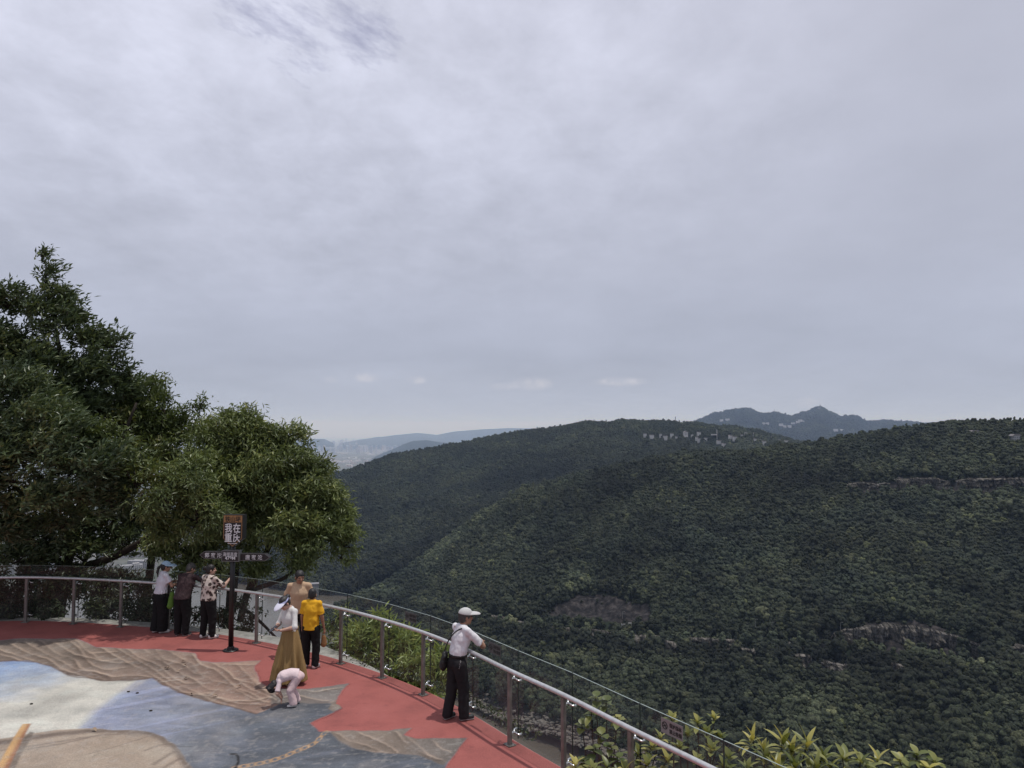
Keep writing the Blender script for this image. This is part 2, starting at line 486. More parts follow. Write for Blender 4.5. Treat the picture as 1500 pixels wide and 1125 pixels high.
for f in bm.faces:
    if f.normal.z < 0: f.normal_flip()
bm.to_mesh(me); bm.free(); me.materials.append(m_water)
tag(link('river', me), kind='structure')
# a second reach far to the left
me = mesh_np('river_bend', [(-2900, 2550, WATER + .3), (-1900, 2500, WATER + .3), (-1450, 2350, WATER + .3), (-1250, 2450, WATER + .3), (-1500, 2800, WATER + .3), (-2100, 3150, WATER + .3), (-3100, 3200, WATER + .3)], [(6, 5, 4, 3, 2, 1, 0)], m_water, False)
bm = bmesh.new(); bm.from_mesh(me)
for f in bm.faces:
    f.normal_update()
    if f.normal.z < 0: f.normal_flip()
bm.to_mesh(me); bm.free()
tag(link('river_bend', me), kind='structure')

# ---- crown shapes for the far woods
crowns = bpy.data.collections.new('crown_shapes')
m_crown, nt, b = mat_new('forest_foliage')
oi = N(nt, 'ShaderNodeObjectInfo')
gm = N(nt, 'ShaderNodeNewGeometry'); tc = N(nt, 'ShaderNodeTexCoord')
n = noise_node(nt, 3.2, 5, 0.7, tc.outputs['Object'])
big = noise_node(nt, 0.006, 4, 0.6, gm.outputs['Position'])
tint = ramp(nt, oi.outputs['Random'], [(0.0, (0.0236, 0.0284, 0.0184)), (0.45, (0.0330, 0.0402, 0.0235)), (0.85, (0.0425, 0.0490, 0.0296)), (0.96, (0.0590, 0.0627, 0.0347)), (1.0, (0.075, 0.085, 0.038))])
tint2 = mixc(nt, ramp(nt, big.outputs['Fac'], [(0.42, (0, 0, 0)), (0.62, (1, 1, 1))]), tint, mixc(nt, 1.0, tint, (0.62, 0.68, 0.82), 'MULTIPLY'))  # broad darker patches: cloud shade painted into the colour, along with species tint
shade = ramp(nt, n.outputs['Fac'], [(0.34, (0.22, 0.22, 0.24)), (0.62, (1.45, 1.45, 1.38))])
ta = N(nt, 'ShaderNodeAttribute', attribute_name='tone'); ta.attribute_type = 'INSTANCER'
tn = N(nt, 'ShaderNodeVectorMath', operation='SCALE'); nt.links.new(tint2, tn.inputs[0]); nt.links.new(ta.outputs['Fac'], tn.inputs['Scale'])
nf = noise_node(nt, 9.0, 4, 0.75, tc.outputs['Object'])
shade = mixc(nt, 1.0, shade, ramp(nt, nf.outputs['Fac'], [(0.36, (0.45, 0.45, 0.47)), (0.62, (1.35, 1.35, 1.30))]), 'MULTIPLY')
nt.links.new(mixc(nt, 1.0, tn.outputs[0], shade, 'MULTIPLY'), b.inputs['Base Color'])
bp = N(nt, 'ShaderNodeBump'); bp.inputs['Strength'].default_value = 0.8; bp.inputs['Distance'].default_value = 0.12
nt.links.new(nf.outputs['Fac'], bp.inputs['Height']); nt.links.new(bp.outputs[0], b.inputs['Normal'])
b.inputs['Roughness'].default_value = 0.8; b.inputs['Specular IOR Level'].default_value = 0.15

def ico(sub):
    bm = bmesh.new(); bmesh.ops.create_icosphere(bm, subdivisions=sub, radius=1)
    V = np.array([v.co for v in bm.verts]); Fs = np.array([[v.index for v in f.verts] for f in bm.faces]); bm.free()
    return V, Fs
I1 = ico(1); I2 = ico(2)
def crown_mesh(seed, kind):
    r = np.random.default_rng(seed)
    VV = []; FF = []; n0 = 0
    nl = 13 if kind == 0 else 10
    for k in range(nl):
        if kind == 0:      # broad, domed
            a = r.random() * 6.28; h = r.random()
            rr = 0.62 * math.sqrt(r.random()) * (1 - 0.45 * h)
            c = np.array([rr * math.cos(a), rr * math.sin(a), -0.1 + 1.25 * h])
            s = (0.27 + 0.18 * r.random()) * (1.15 - 0.4 * h)
            sc = np.array([s, s, s * 1.05])
        else:              # taller
            h = k / (nl - 1.0); a = r.random() * 6.28
            rr = 0.32 * r.random() * (1 - 0.6 * h)
            c = np.array([rr * math.cos(a), rr * math.sin(a), -0.3 + 1.7 * h])
            s = (0.40 - 0.22 * h) * (0.8 + 0.4 * r.random())
            sc = np.array([s, s, s * 0.9])
        V, Fs = I2
        nz = fbm(V[:, 0] * 3.1 + k * 7, V[:, 1] * 3.1, V[:, 2] * 3.1, o=3, seed=seed + k)
        V = V * (1 + 0.45 * nz[:, None]) * sc + c
        VV.append(V); FF.append(Fs + n0); n0 += len(V)
    VV.append(np.array([[-.06, 0, -1.4], [.06, 0, -1.4], [0, .08, -1.4], [0, 0, 0.1]])); FF.append(np.array([[0, 1, 3], [1, 2, 3], [2, 0, 3]]) + n0)
    return mesh_np('crown', np.concatenate(VV), np.concatenate(FF), m_crown, False)
for k in range(7):
    o = bpy.data.objects.new('crown_%02d' % k, crown_mesh(100 + k, 0 if k < 5 else 1))
    crowns.objects.link(o)

def forest(name, pts, scl, idx, label, tone):
    me = bpy.data.meshes.new(name)
    me.vertices.add(len(pts)); me.vertices.foreach_set('co', np.asarray(pts, np.float32).ravel())
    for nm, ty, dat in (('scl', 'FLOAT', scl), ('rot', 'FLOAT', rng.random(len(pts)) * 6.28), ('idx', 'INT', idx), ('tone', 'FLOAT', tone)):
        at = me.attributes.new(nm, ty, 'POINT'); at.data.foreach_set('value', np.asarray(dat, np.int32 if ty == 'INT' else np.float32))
    o = link(name, me)
    g = bpy.data.node_groups.new(name + '_nodes', 'GeometryNodeTree')
    g.interface.new_socket('Geometry', in_out='INPUT', socket_type='NodeSocketGeometry')
    g.interface.new_socket('Geometry', in_out='OUTPUT', socket_type='NodeSocketGeometry')
    gi = g.nodes.new('NodeGroupInput'); go = g.nodes.new('NodeGroupOutput')
    ci = g.nodes.new('GeometryNodeCollectionInfo'); ci.inputs['Collection'].default_value = crowns
    ci.inputs['Separate Children'].default_value = True; ci.inputs['Reset Children'].default_value = True
    ip = g.nodes.new('GeometryNodeInstanceOnPoints'); ip.inputs['Pick Instance'].default_value = True
    def na(nm, ty):
        q = g.nodes.new('GeometryNodeInputNamedAttribute'); q.data_type = ty; q.inputs['Name'].default_value = nm
        return q.outputs['Attribute']
    cx = g.nodes.new('ShaderNodeCombineXYZ')
    g.links.new(na('rot', 'FLOAT'), cx.inputs[2])
    g.links.new(gi.outputs[0], ip.inputs['Points']); g.links.new(ci.outputs[0], ip.inputs['Instance'])
    g.links.new(na('idx', 'INT'), ip.inputs['Instance Index']); g.links.new(cx.outputs[0], ip.inputs['Rotation'])
    g.links.new(na('scl', 'FLOAT'), ip.inputs['Scale']); g.links.new(ip.outputs[0], go.inputs[0])
    md = o.modifiers.new('trees', 'NODES'); md.node_group = g
    return tag(o, label, 'forest', kind='stuff')

def pick(n, ptall=0.12):
    return np.where(rng.random(n) < ptall, rng.integers(5, 7, n), rng.integers(0, 5, n))

VILLAGE = ((944, 641, 11, 5), (955, 643, 14, 5), (967, 642, 9, 7), (975, 645, 15, 7), (983, 642, 12, 9), (990, 645, 9, 5), (1004, 640, 14, 14), (1012, 642, 8, 5), (1019, 646, 9, 5), (1023, 639, 11, 6), (1024, 649, 10, 7), (1031, 647, 9, 4), (1049, 643, 14, 8), (1052, 651, 17, 4), (1060, 655, 11, 4), (1070, 643, 10, 5), (1075, 647, 14, 7), (1085, 642, 8, 4), (1091, 638, 10, 4), (1103, 639, 10, 4), (1105, 649, 8, 6), (1119, 652, 12, 5), (1129, 644, 9, 4), (1140, 649, 7, 4), (1151, 651, 15, 7), (1163, 651, 7, 5))
ROAD = [(560, 862), (640, 882), (690, 890), (780, 908), (860, 914), (920, 925), (1000, 926), (1100, 931), (1200, 936), (1300, 944), (1400, 962), (1500, 987), (1700, 1030)]
def line_dist(px, py, pts):
    d = np.full(px.shape, 1e9)
    for (x1, y1), (x2, y2) in zip(pts[:-1], pts[1:]):
        t = np.clip(((px - x1) * (x2 - x1) + (py - y1) * (y2 - y1)) / ((x2 - x1) ** 2 + (y2 - y1) ** 2), 0, 1)
        d = np.minimum(d, np.hypot(px - x1 - t * (x2 - x1), py - y1 - t * (y2 - y1)))
    return d
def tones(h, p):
    """stands of lighter and darker trees, plus painted sunlit spur and shaded gullies and fold"""
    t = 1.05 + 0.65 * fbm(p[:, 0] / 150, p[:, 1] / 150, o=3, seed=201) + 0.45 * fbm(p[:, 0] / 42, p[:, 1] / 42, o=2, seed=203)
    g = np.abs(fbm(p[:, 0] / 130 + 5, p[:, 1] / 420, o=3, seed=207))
    t *= 0.62 + 0.38 * np.clip(g / 0.16, 0, 1)  # gullies darkened, their shade put into the crown tone
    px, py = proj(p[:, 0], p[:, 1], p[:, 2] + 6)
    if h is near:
        t += 0.6 * np.exp(-(line_dist(px, py, [(455, 905), (520, 872), (600, 826), (650, 795), (700, 756), (760, 718), (850, 700)]) / 13) ** 2)  # sunlit edge of the spur painted as lighter crowns
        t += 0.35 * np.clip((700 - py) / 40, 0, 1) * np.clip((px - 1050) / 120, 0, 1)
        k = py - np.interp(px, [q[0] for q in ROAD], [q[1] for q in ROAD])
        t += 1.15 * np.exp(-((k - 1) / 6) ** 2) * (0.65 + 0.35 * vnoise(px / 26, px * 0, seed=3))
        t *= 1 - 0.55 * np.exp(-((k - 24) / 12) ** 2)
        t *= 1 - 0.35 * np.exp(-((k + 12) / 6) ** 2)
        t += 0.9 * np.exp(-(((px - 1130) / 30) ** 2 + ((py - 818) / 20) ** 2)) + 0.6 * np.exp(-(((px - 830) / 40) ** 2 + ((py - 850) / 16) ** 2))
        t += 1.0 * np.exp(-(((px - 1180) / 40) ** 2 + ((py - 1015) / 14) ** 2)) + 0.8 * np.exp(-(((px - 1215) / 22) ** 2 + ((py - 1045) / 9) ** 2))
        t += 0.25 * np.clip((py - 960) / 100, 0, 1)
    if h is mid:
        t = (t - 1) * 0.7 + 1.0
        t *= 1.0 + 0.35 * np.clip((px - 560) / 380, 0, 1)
        t *= 1 - 0.42 * np.exp(-(line_dist(px, py, [(430, 900), (520, 862), (600, 812), (700, 738), (760, 705), (850, 690), (1000, 660)]) / 26) ** 2)  # shade in the fold behind the spur, painted into the tone
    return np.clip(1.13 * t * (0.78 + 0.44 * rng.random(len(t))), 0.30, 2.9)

def wood(h, n, r0, r1, name, label, xlo, xhi, keep_rock=0.3):
    pts, T, rk = h.scatter(n, xlo, xhi)
    keep = (rk < 0.5) | (rng.random(n) < keep_rock)
    if h is mid:       # clearings about the village houses
        for dz in (5, 12):
            qx, qy = proj(pts[:, 0], pts[:, 1], pts[:, 2] + dz)
            for hx, hy, hw, hh in VILLAGE:
                keep &= ~((np.abs(qx - hx) < hw * .28) & (qy > hy - 3.5) & (qy < hy + 2.5))
    if h is near:      # keep the rock faces from being hidden by the trees just below them
        for dz in (4, 9):
            qx, qy = proj(pts[:, 0], pts[:, 1], pts[:, 2] + dz)
            hit = np.zeros(n, bool)
            for poly in ROCKS: hit |= in_poly(qx, qy, poly)
            keep &= ~hit | (rng.random(n) < 0.12)
    if h is near:
        keep &= T > 0.022
    pts = pts[keep]; n = len(pts)
    s = r0 + (r1 - r0) * rng.random(n) ** 1.6
    s *= np.where((rng.random(n) < 0.04) & (T[keep] < 0.85), 1.3, 1.0)
    s *= 1 + 0.25 * fbm(pts[:, 0] / 60, pts[:, 1] / 60, o=2, seed=5)
    if keep_rock: s = np.where(rk[keep] > 0.5, s * 0.45, s)
    pts[:, 2] += s * (0.35 + 0.5 * rng.random(n))
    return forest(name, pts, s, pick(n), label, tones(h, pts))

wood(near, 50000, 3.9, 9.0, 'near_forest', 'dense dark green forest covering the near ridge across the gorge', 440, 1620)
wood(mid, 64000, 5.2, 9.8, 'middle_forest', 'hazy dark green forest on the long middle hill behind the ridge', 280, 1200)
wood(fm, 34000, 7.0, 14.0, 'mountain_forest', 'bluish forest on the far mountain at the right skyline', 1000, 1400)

# ---- bare cliff faces standing out of the near ridge
m_cliff, nt, b = mat_new('cliff_rock')
gm = N(nt, 'ShaderNodeNewGeometry')
mp = N(nt, 'ShaderNodeMapping'); mp.inputs['Scale'].default_value = (0.22, 0.22, 0.05); nt.links.new(gm.outputs['Position'], mp.inputs[0])
n1 = noise_node(nt, 1.0, 8, 0.7, mp.outputs[0])
mp2 = N(nt, 'ShaderNodeMapping'); mp2.inputs['Scale'].default_value = (0.03, 0.03, 0.5); nt.links.new(gm.outputs['Position'], mp2.inputs[0])
n2 = noise_node(nt, 1.0, 6, 0.65, mp2.outputs[0])
c = mixc(nt, 1.0, ramp(nt, n1.outputs['Fac'], [(0.36, (0.018, 0.020, 0.016)), (0.46, (0.082, 0.076, 0.066)), (0.64, (0.185, 0.170, 0.148))]), ramp(nt, n2.outputs['Fac'], [(0.38, (0.35, 0.35, 0.35)), (0.55, (1.1, 1.1, 1.1))]), 'MULTIPLY')
nt.links.new(c, b.inputs['Base Color']); b.inputs['Roughness'].default_value = 0.95; b.inputs['Specular IOR Level'].default_value = 0.1
def cliff(topline, hpx, seed, out=14):
    xs = np.linspace(topline[0][0], topline[-1][0], max(10, int((topline[-1][0] - topline[0][0]) / 1.2)))
    ty = np.interp(xs, [q[0] for q in topline], [q[1] for q in topline]) + 1.2 * fbm(xs / 6, xs * 0, o=3, seed=seed)
    hp = 1.2 * np.interp(xs, [q[0] for q in topline], hpx) * (1 + 0.35 * fbm(xs / 14, xs * 0, o=2, seed=seed + 1))
    rows = 14; V = []
    for x, y, h_ in zip(xs, ty, hp):
        b0 = near.at(x, y + h_ * .5)
        for k in range(rows):
            f = k / (rows - 1)
            q = P(x, y + h_ * 1.35 * f, b0[1] - out)
            blk = math.floor((fbm(q[0] / 7, q[2] / 5, o=2, seed=seed) + 1) * 3) / 3
            q[1] += 5.0 * (blk - 1) + 2.0 * float(vnoise(q[0] / 2.5, q[2] / 2.5, seed=seed)) + (4 if k == 0 else 0) - 3 * f
            V.append(q)
    n0 = len(xs); idx = np.arange(n0 * rows).reshape(n0, rows)
    Q = np.stack([idx[:-1, :-1], idx[:-1, 1:], idx[1:, 1:], idx[1:, :-1]], -1).reshape(-1, 4)
    tag(link('cliff', mesh_np('cliff', np.array(V), Q, m_cliff, False)), kind='structure')
cliff([(1238, 710), (1262, 705), (1285, 709), (1302, 707)], [5, 10, 8, 4], 301)
cliff([(1312, 702), (1340, 700), (1372, 700), (1390, 705)], [10, 14, 16, 8], 302)
cliff([(1400, 704), (1425, 700), (1460, 701), (1490, 700), (1560, 701)], [6, 14, 12, 12, 12], 303)
cliff([(1222, 928), (1262, 918), (1300, 913), (1345, 919), (1390, 927), (1436, 944)], [6, 16, 22, 22, 24, 14], 304)
for i, (tl, hx) in enumerate((([(1086, 950), (1106, 951)], [12, 14]), ([(1164, 958), (1188, 960)], [14, 22]), ([(1202, 968), (1222, 972), (1246, 976)], [8, 13, 7]), ([(1306, 972), (1322, 974)], [10, 12]), ([(974, 938), (990, 942)], [20, 20]), ([(858, 926), (870, 929)], [12, 10]), ([(1480, 948), (1530, 946)], [16, 14]), ([(700, 899), (730, 903), (775, 913)], [4, 8, 4]), ([(806, 918), (850, 921), (905, 926)], [4, 9, 5]), ([(925, 932), (950, 931), (968, 933)], [5, 9, 4]), ([(1010, 933), (1040, 935), (1076, 938)], [4, 10, 6]), ([(1116, 939), (1150, 942), (1215, 944)], [5, 9, 5]), ([(1150, 708), (1190, 709), (1228, 709)], [2, 5, 3]))):
    cliff(tl, hx, 310 + i, 13 if i < 7 else 9)

# boulders and shingle along the far bank
rr = np.random.default_rng(77); VV = []; FF = []; n0 = 0
bank = [(640, 985), (694, 1040), (744, 1053), (809, 1070), (856, 1090), (900, 1105), (960, 1122)]
for k in range(2600):
    px = rr.uniform(640, 960); py = np.interp(px, [q[0] for q in bank], [q[1] for q in bank]) + 3 - rr.exponential(9)
    g = near.at(px, py); s = 0.6 + 2.2 * rr.random() ** 4
    V, Fs = I1
    V = V * np.array([s * rr.uniform(.8, 1.8), s * rr.uniform(.8, 1.5), s * rr.uniform(.4, .9)]) * (1 + .35 * (rr.random((len(V), 1)) - .5)) + g + np.array([rr.normal() * 3, rr.normal() * 3, .3])
    VV.append(V); FF.append(Fs + n0); n0 += len(V)
m_bank = simple('river_stones', (0.135, 0.118, 0.102), 0.95, 0, 0.45, 0.35)
tag(link('bank_stones', mesh_np('bank_stones', np.concatenate(VV), np.concatenate(FF), m_bank, False)), 'grey brown boulders and shingle along the far bank of the river', 'boulders', kind='stuff')
# ================================================================== viewing deck with its painted floor
# foot points of the rail posts as seen, put on the deck
post_px = [(39, 910), (107, 914), (176.5, 918), (247, 924), (316, 931), (376, 942), (437, 955), (501, 972), (561, 993), (621, 1017.5), (683, 1049), (746, 1094)]
POSTS = [np.array([-16.6, 18.55]), np.array([-15.25, 18.5]), np.array([-13.9, 18.4]), np.array([-12.75, 18.28])]
POSTS += [G(*p)[:2] for p in post_px]
_r1, _r2, _r3 = G(825, 1015, 1.06)[:2], G(925, 1070, 1.06)[:2], G(1040, 1124, 1.06)[:2]
_d = (_r3 - _r2) / np.linalg.norm(_r3 - _r2)
POSTS += [_r1, _r2, _r3 + _d * 0.05, _r3 + _d * 1.35 + np.array([-.04, 0]), _r3 + _d * 2.65 + np.array([-.15, 0]), _r3 + _d * 3.95 + np.array([-.35, 0])]
# even out small reading errors along the arc
PP = np.array(POSTS); Q = PP.copy()
for i in range(1, len(PP) - 1): Q[i] = 0.6 * PP[i] + 0.2 * (PP[i - 1] + PP[i + 1])
POSTS = Q

def catmull(pts, n=12):
    pts = [np.asarray(p, float) for p in pts]
    e = [2 * pts[0] - pts[1]] + pts + [2 * pts[-1] - pts[-2]]
    out = []
    for i in range(1, len(e) - 2):
        p0, p1, p2, p3 = e[i - 1:i + 3]
        for k in range(n):
            t = k / n
            out.append(0.5 * (2 * p1 + (p2 - p0) * t + (2 * p0 - 5 * p1 + 4 * p2 - p3) * t * t + (3 * p1 - p0 - 3 * p2 + p3) * t ** 3))
    out.append(pts[-1]); return np.array(out)

CURVE = catmull(POSTS, 12)
def normals(c):
    t = np.gradient(c, axis=0); t /= np.linalg.norm(t, axis=1)[:, None]
    return np.stack([-t[:, 1], t[:, 0]], -1)      # points away from the deck
NRM = normals(CURVE)
if NRM[len(NRM) // 2][1] < 0: NRM = -NRM
PN = NRM[::12]

RED = L('#9e5c57'); ALB = 1 / 1.02
def shade_paint(nt, b, colour):
    gm = N(nt, 'ShaderNodeNewGeometry')
    n1 = noise_node(nt, 75.0, 5, 0.85, gm.outputs['Position'])
    n2 = noise_node(nt, 1.3, 6, 0.6, gm.outputs['Position'])
    n3 = noise_node(nt, 45.0, 4, 0.7, gm.outputs['Position'])
    c = mixc(nt, 1.0, colour, ramp(nt, n1.outputs['Fac'], [(0.30, (0.50, 0.50, 0.51)), (0.5, (0.98, 0.98, 0.97)), (0.70, (1.5, 1.48, 1.45))]), 'MULTIPLY')
    c = mixc(nt, 1.0, c, ramp(nt, n2.outputs['Fac'], [(0.28, (0.74, 0.76, 0.78)), (0.5, (1.0, 1.0, 1.0)), (0.75, (1.06, 1.13, 1.15))]), 'MULTIPLY')
    c = mixc(nt, 1.0, c, ramp(nt, n3.outputs['Fac'], [(0.3, (0.86, 0.86, 0.86)), (0.7, (1.10, 1.10, 1.10))]), 'MULTIPLY')
    n4 = noise_node(nt, 4.5, 7, 0.72, gm.outputs['Position'])
    c = mixc(nt, 1.0, c, ramp(nt, n4.outputs['Fac'], [(0.30, (0.66, 0.68, 0.70)), (0.40, (0.95, 0.95, 0.95)), (0.6, (1.0, 1.0, 1.0)), (0.70, (1.10, 1.16, 1.18))]), 'MULTIPLY')
    nt.links.new(c, b.inputs['Base Color'])
    b.inputs['Roughness'].default_value = 0.82; b.inputs['Specular IOR Level'].default_value = 0.25
    bp = N(nt, 'ShaderNodeBump'); bp.inputs['Strength'].default_value = 0.5; bp.inputs['Distance'].default_value = 0.004
    nt.links.new(n1.outputs['Fac'], bp.inputs['Height']); nt.links.new(bp.outputs[0], b.inputs['Normal'])
m_red, nt, b = mat_new('red_rubber_floor')
rgb = N(nt, 'ShaderNodeRGB'); rgb.outputs[0].default_value = (*[c * ALB for c in RED], 1)
shade_paint(nt, b, rgb.outputs[0])
m_mural, nt, b = mat_new('floor_mural_paint')
at = N(nt, 'ShaderNodeAttribute', attribute_name='paint')
shade_paint(nt, b, at.outputs['Color'])
m_conc = simple('deck_concrete', (0.30, 0.29, 0.27), 0.9, var=0.25, scale=6)

outer = CURVE + NRM * 0.15
back = [(outer[-1][0] + 0.3, -5.0), (-18.0, -5.0)]
poly = [tuple(p) for p in outer] + back
mb = MB(); mb.prism(poly, (0, 0, -0.35), (1, 0, 0), (0, 1, 0), (0, 0, 1), 0.35)
me = mesh_np('platform', mb.v, mb.f, m_red, False)
bm = bmesh.new(); bm.from_mesh(me); bmesh.ops.triangulate(bm, faces=[f for f in bm.faces if len(f.verts) > 4]); bmesh.ops.recalc_face_normals(bm, faces=bm.faces); bm.to_mesh(me); bm.free()
deck = tag(link('platform', me), kind='structure')
# concrete ledge outside the rail
mb = MB()
_lw = np.interp(np.arange(len(CURVE)), [12 * 10, 12 * 12], [0.75, 0.24])[:, None]
o0, o1 = CURVE + NRM * 0.152, CURVE + NRM * _lw
V = []
for a, q in zip(o0, o1): V += [(*a, -0.06), (*q, -0.06), (*q, -0.5), (*a, -0.5)]
Fs = []
for i in range(len(o0) - 1):
    for k in range(4):
        k2 = (k + 1) % 4
        Fs.append((i * 4 + k, i * 4 + k2, (i + 1) * 4 + k2, (i + 1) * 4 + k))
mb.add(V, Fs)
tag(mb.build('concrete_ledge', m_conc), kind='structure')

# ---- the painting: evaluated on a fine grid lying on the deck
gx = np.arange(-13.6, 1.7, 0.021); gy = np.arange(8.6, 17.6, 0.021)
GX, GY = np.meshgrid(gx, gy, indexing='ij')
U, Vv = proj(GX, GY, np.zeros_like(GX))
wob = fbm(GX * 2.2, GY * 2.2, o=4, seed=61)
wob2 = fbm(GX * 2.2 + 40, GY * 2.2, o=4, seed=63)
depthk = 1112.0 / GY                     # px per metre there
Uw = U + wob * 0.05 * depthk; Vw = Vv + wob2 * 0.028 * depthk

def seg_dist(poly, u, v, closed=True, ky=2.0):
    """distance to outline; vertical photo px count more because the deck is foreshortened"""
    d = np.full(u.shape, 1e9)
    n = len(poly)
    for i in range(n if closed else n - 1):
        x1, y1 = poly[i]; x2, y2 = poly[(i + 1) % n]
        m = (u > min(x1, x2) - 40) & (u < max(x1, x2) + 40) & (v > min(y1, y2) - 24) & (v < max(y1, y2) + 24)
        if not m.any(): continue
        uu, vv = u[m], v[m] * ky
        ax, ay, bx, by = x1, y1 * ky, x2, y2 * ky
        l2 = (bx - ax) ** 2 + (by - ay) ** 2 + 1e-9
        t = np.clip(((uu - ax) * (bx - ax) + (vv - ay) * (by - ay)) / l2, 0, 1)
        d[m] = np.minimum(d[m], np.hypot(uu - ax - t * (bx - ax), vv - ay - t * (by - ay)))
    return d
def mask(poly, soft=2.0, wobble=True):
    u, v = (Uw, Vw) if wobble else (U, Vv)
    ins = in_poly(u, v, poly)
    d = seg_dist(poly, u, v)
    sd = np.where(ins, d, -d)
    return np.clip(sd / soft + 0.5, 0, 1)

COLR = np.zeros(GX.shape + (3,)); COLR[:] = RED
def lay(m, c):
    global COLR
    c = np.asarray(c)
    COLR = COLR * (1 - m[..., None]) + c * m[..., None]
def mul(m, k):
    global COLR
    COLR = COLR * (1 + (k - 1) * m)[..., None]
def lerp3(a, c, t): return np.asarray(a) * (1 - t[..., None]) + np.asarray(c) * t[..., None]

TOP = [(-60, 943), (0, 939), (30, 936), (60, 937), (110, 936), (128, 942), (141, 949), (160, 949), (200, 951), (229, 951), (262, 955), (283, 958), (293, 969), (309, 971), (347, 970), (384, 968), (376, 975), (372, 983), (379, 996), (397, 1009),
       (447, 1010), (470, 1008), (484, 1006), (509, 1002), (500, 1012), (493, 1021), (489, 1031), (499, 1038), (488, 1045), (470, 1052), (455, 1060), (468, 1073), (481, 1072), (530, 1072), (572, 1070), (580, 1068), (601, 1066), (590, 1076), (607, 1081), (684, 1082), (665, 1105), (648, 1128), (640, 1150)]
ALL = TOP + [(640, 1200), (-300, 1200), (-300, 943)]
area = mask(ALL, 3)
# water: slate at lower right, blue in the middle, light on the left
tw = np.clip((U - 150) / 330 + (Vv - 1040) / 260 + 0.25 * wob, 0, 1)
water = lerp3(L('#8b90a3'), L('#80848f'), np.clip(tw * 2, 0, 1)); water = lerp3(water, L('#5c6067'), np.clip(tw * 2 - 0.75, 0, 1)[...])
streak = fbm(U / 46 + (Vv - 1000) / 9, (Vv - 1000) / 5.5 - U / 70, o=4, seed=71)
water = water * (1 + 0.30 * np.clip(streak, -1, 1))[..., None]
lay(area, water)
hl = np.clip((fbm(U / 60 + Vv / 14, Vv / 4.5 + U / 22, o=4, seed=72) - 0.22) * 5, 0, 1) * np.clip(1.3 - tw * 1.6, 0.15, 1)
lay(area * hl * 0.42, L('#a3aac6'))
# bright water on the left
BR = [(-300, 955), (40, 960), (215, 985), (212, 993), (200, 1000), (180, 1012), (165, 1025), (140, 1041), (128, 1056), (120, 1066), (118, 1090), (-300, 1100)]
tb = np.clip((Vv - 968) / 62 + (U - 20) / 260 + 0.35 * wob, 0, 1)
bright = lerp3(L('#8599bd'), L('#a9b3c2'), np.clip(tb * 2, 0, 1)); bright = lerp3(bright, L('#c6c3b9'), np.clip(tb * 2 - 0.9, 0, 1))
s2 = fbm(U / 40, Vv / 7, o=4, seed=74)
bright = bright * (1 + 0.16 * s2)[..., None]
lay(mask(BR, 20), bright)
lay(np.clip(1 - seg_dist([(205, 996), (165, 1026), (120, 1067)], U, Vv, False) / 5, 0, 1) * 0.35, L('#8f98b8'))

# rocks
R1 = TOP[:20] + [(404, 1016), (412, 1030), (400, 1036), (393, 1038), (384, 1043), (375, 1046), (356, 1042), (339, 1037), (318, 1031), (300, 1025), (284, 1022), (260, 1014), (240, 1003), (222, 992), (210, 994), (180, 997), (150, 998), (132, 995), (120, 990), (100, 988), (76, 977), (52, 970), (40, 968), (20, 968), (0, 970), (-60, 974)]
R2 = [(397, 1009), (447, 1010), (484, 1006), (509, 1002), (500, 1012), (493, 1021), (489, 1030), (470, 1031), (440, 1031), (426, 1029), (410, 1032), (396, 1030)]
R3 = [(486, 1030), (494, 1027), (500, 1037), (489, 1043), (480, 1039)]
R4 = [(481, 1072), (530, 1072), (572, 1070), (580, 1068), (601, 1066), (590, 1076), (607, 1081), (684, 1082), (668, 1102), (650, 1120), (636, 1116), (612, 1107), (585, 1105), (548, 1103), (516, 1097), (495, 1086)]
rk1 = mask(R1, 2.5); rk2 = mask(R2, 3); rk3 = mask(R3, 3); rk4 = mask(R4, 4)
pn = fbm(U / 90, Vv / 30, o=4, seed=77)
rcol = 1.08 * lerp3(L('#85786d'), L('#987d70'), np.clip((U - 80) / 330 + 0.4 * pn, 0, 1))
rcol = rcol * (1 + 0.18 * fbm(U / 14 + Vv / 7, Vv / 6 - U / 30, o=4, seed=78))[..., None]
lay(rk1, rcol); lay(rk2, L('#77706c')); lay(rk3, L('#8b7e72'))
lay(rk4, lerp3(L('#83766b'), L('#5d5a58'), np.clip((U - 560) / 140, 0, 1)))
rock = np.maximum(np.maximum(rk1, rk2), np.maximum(rk3, rk4))

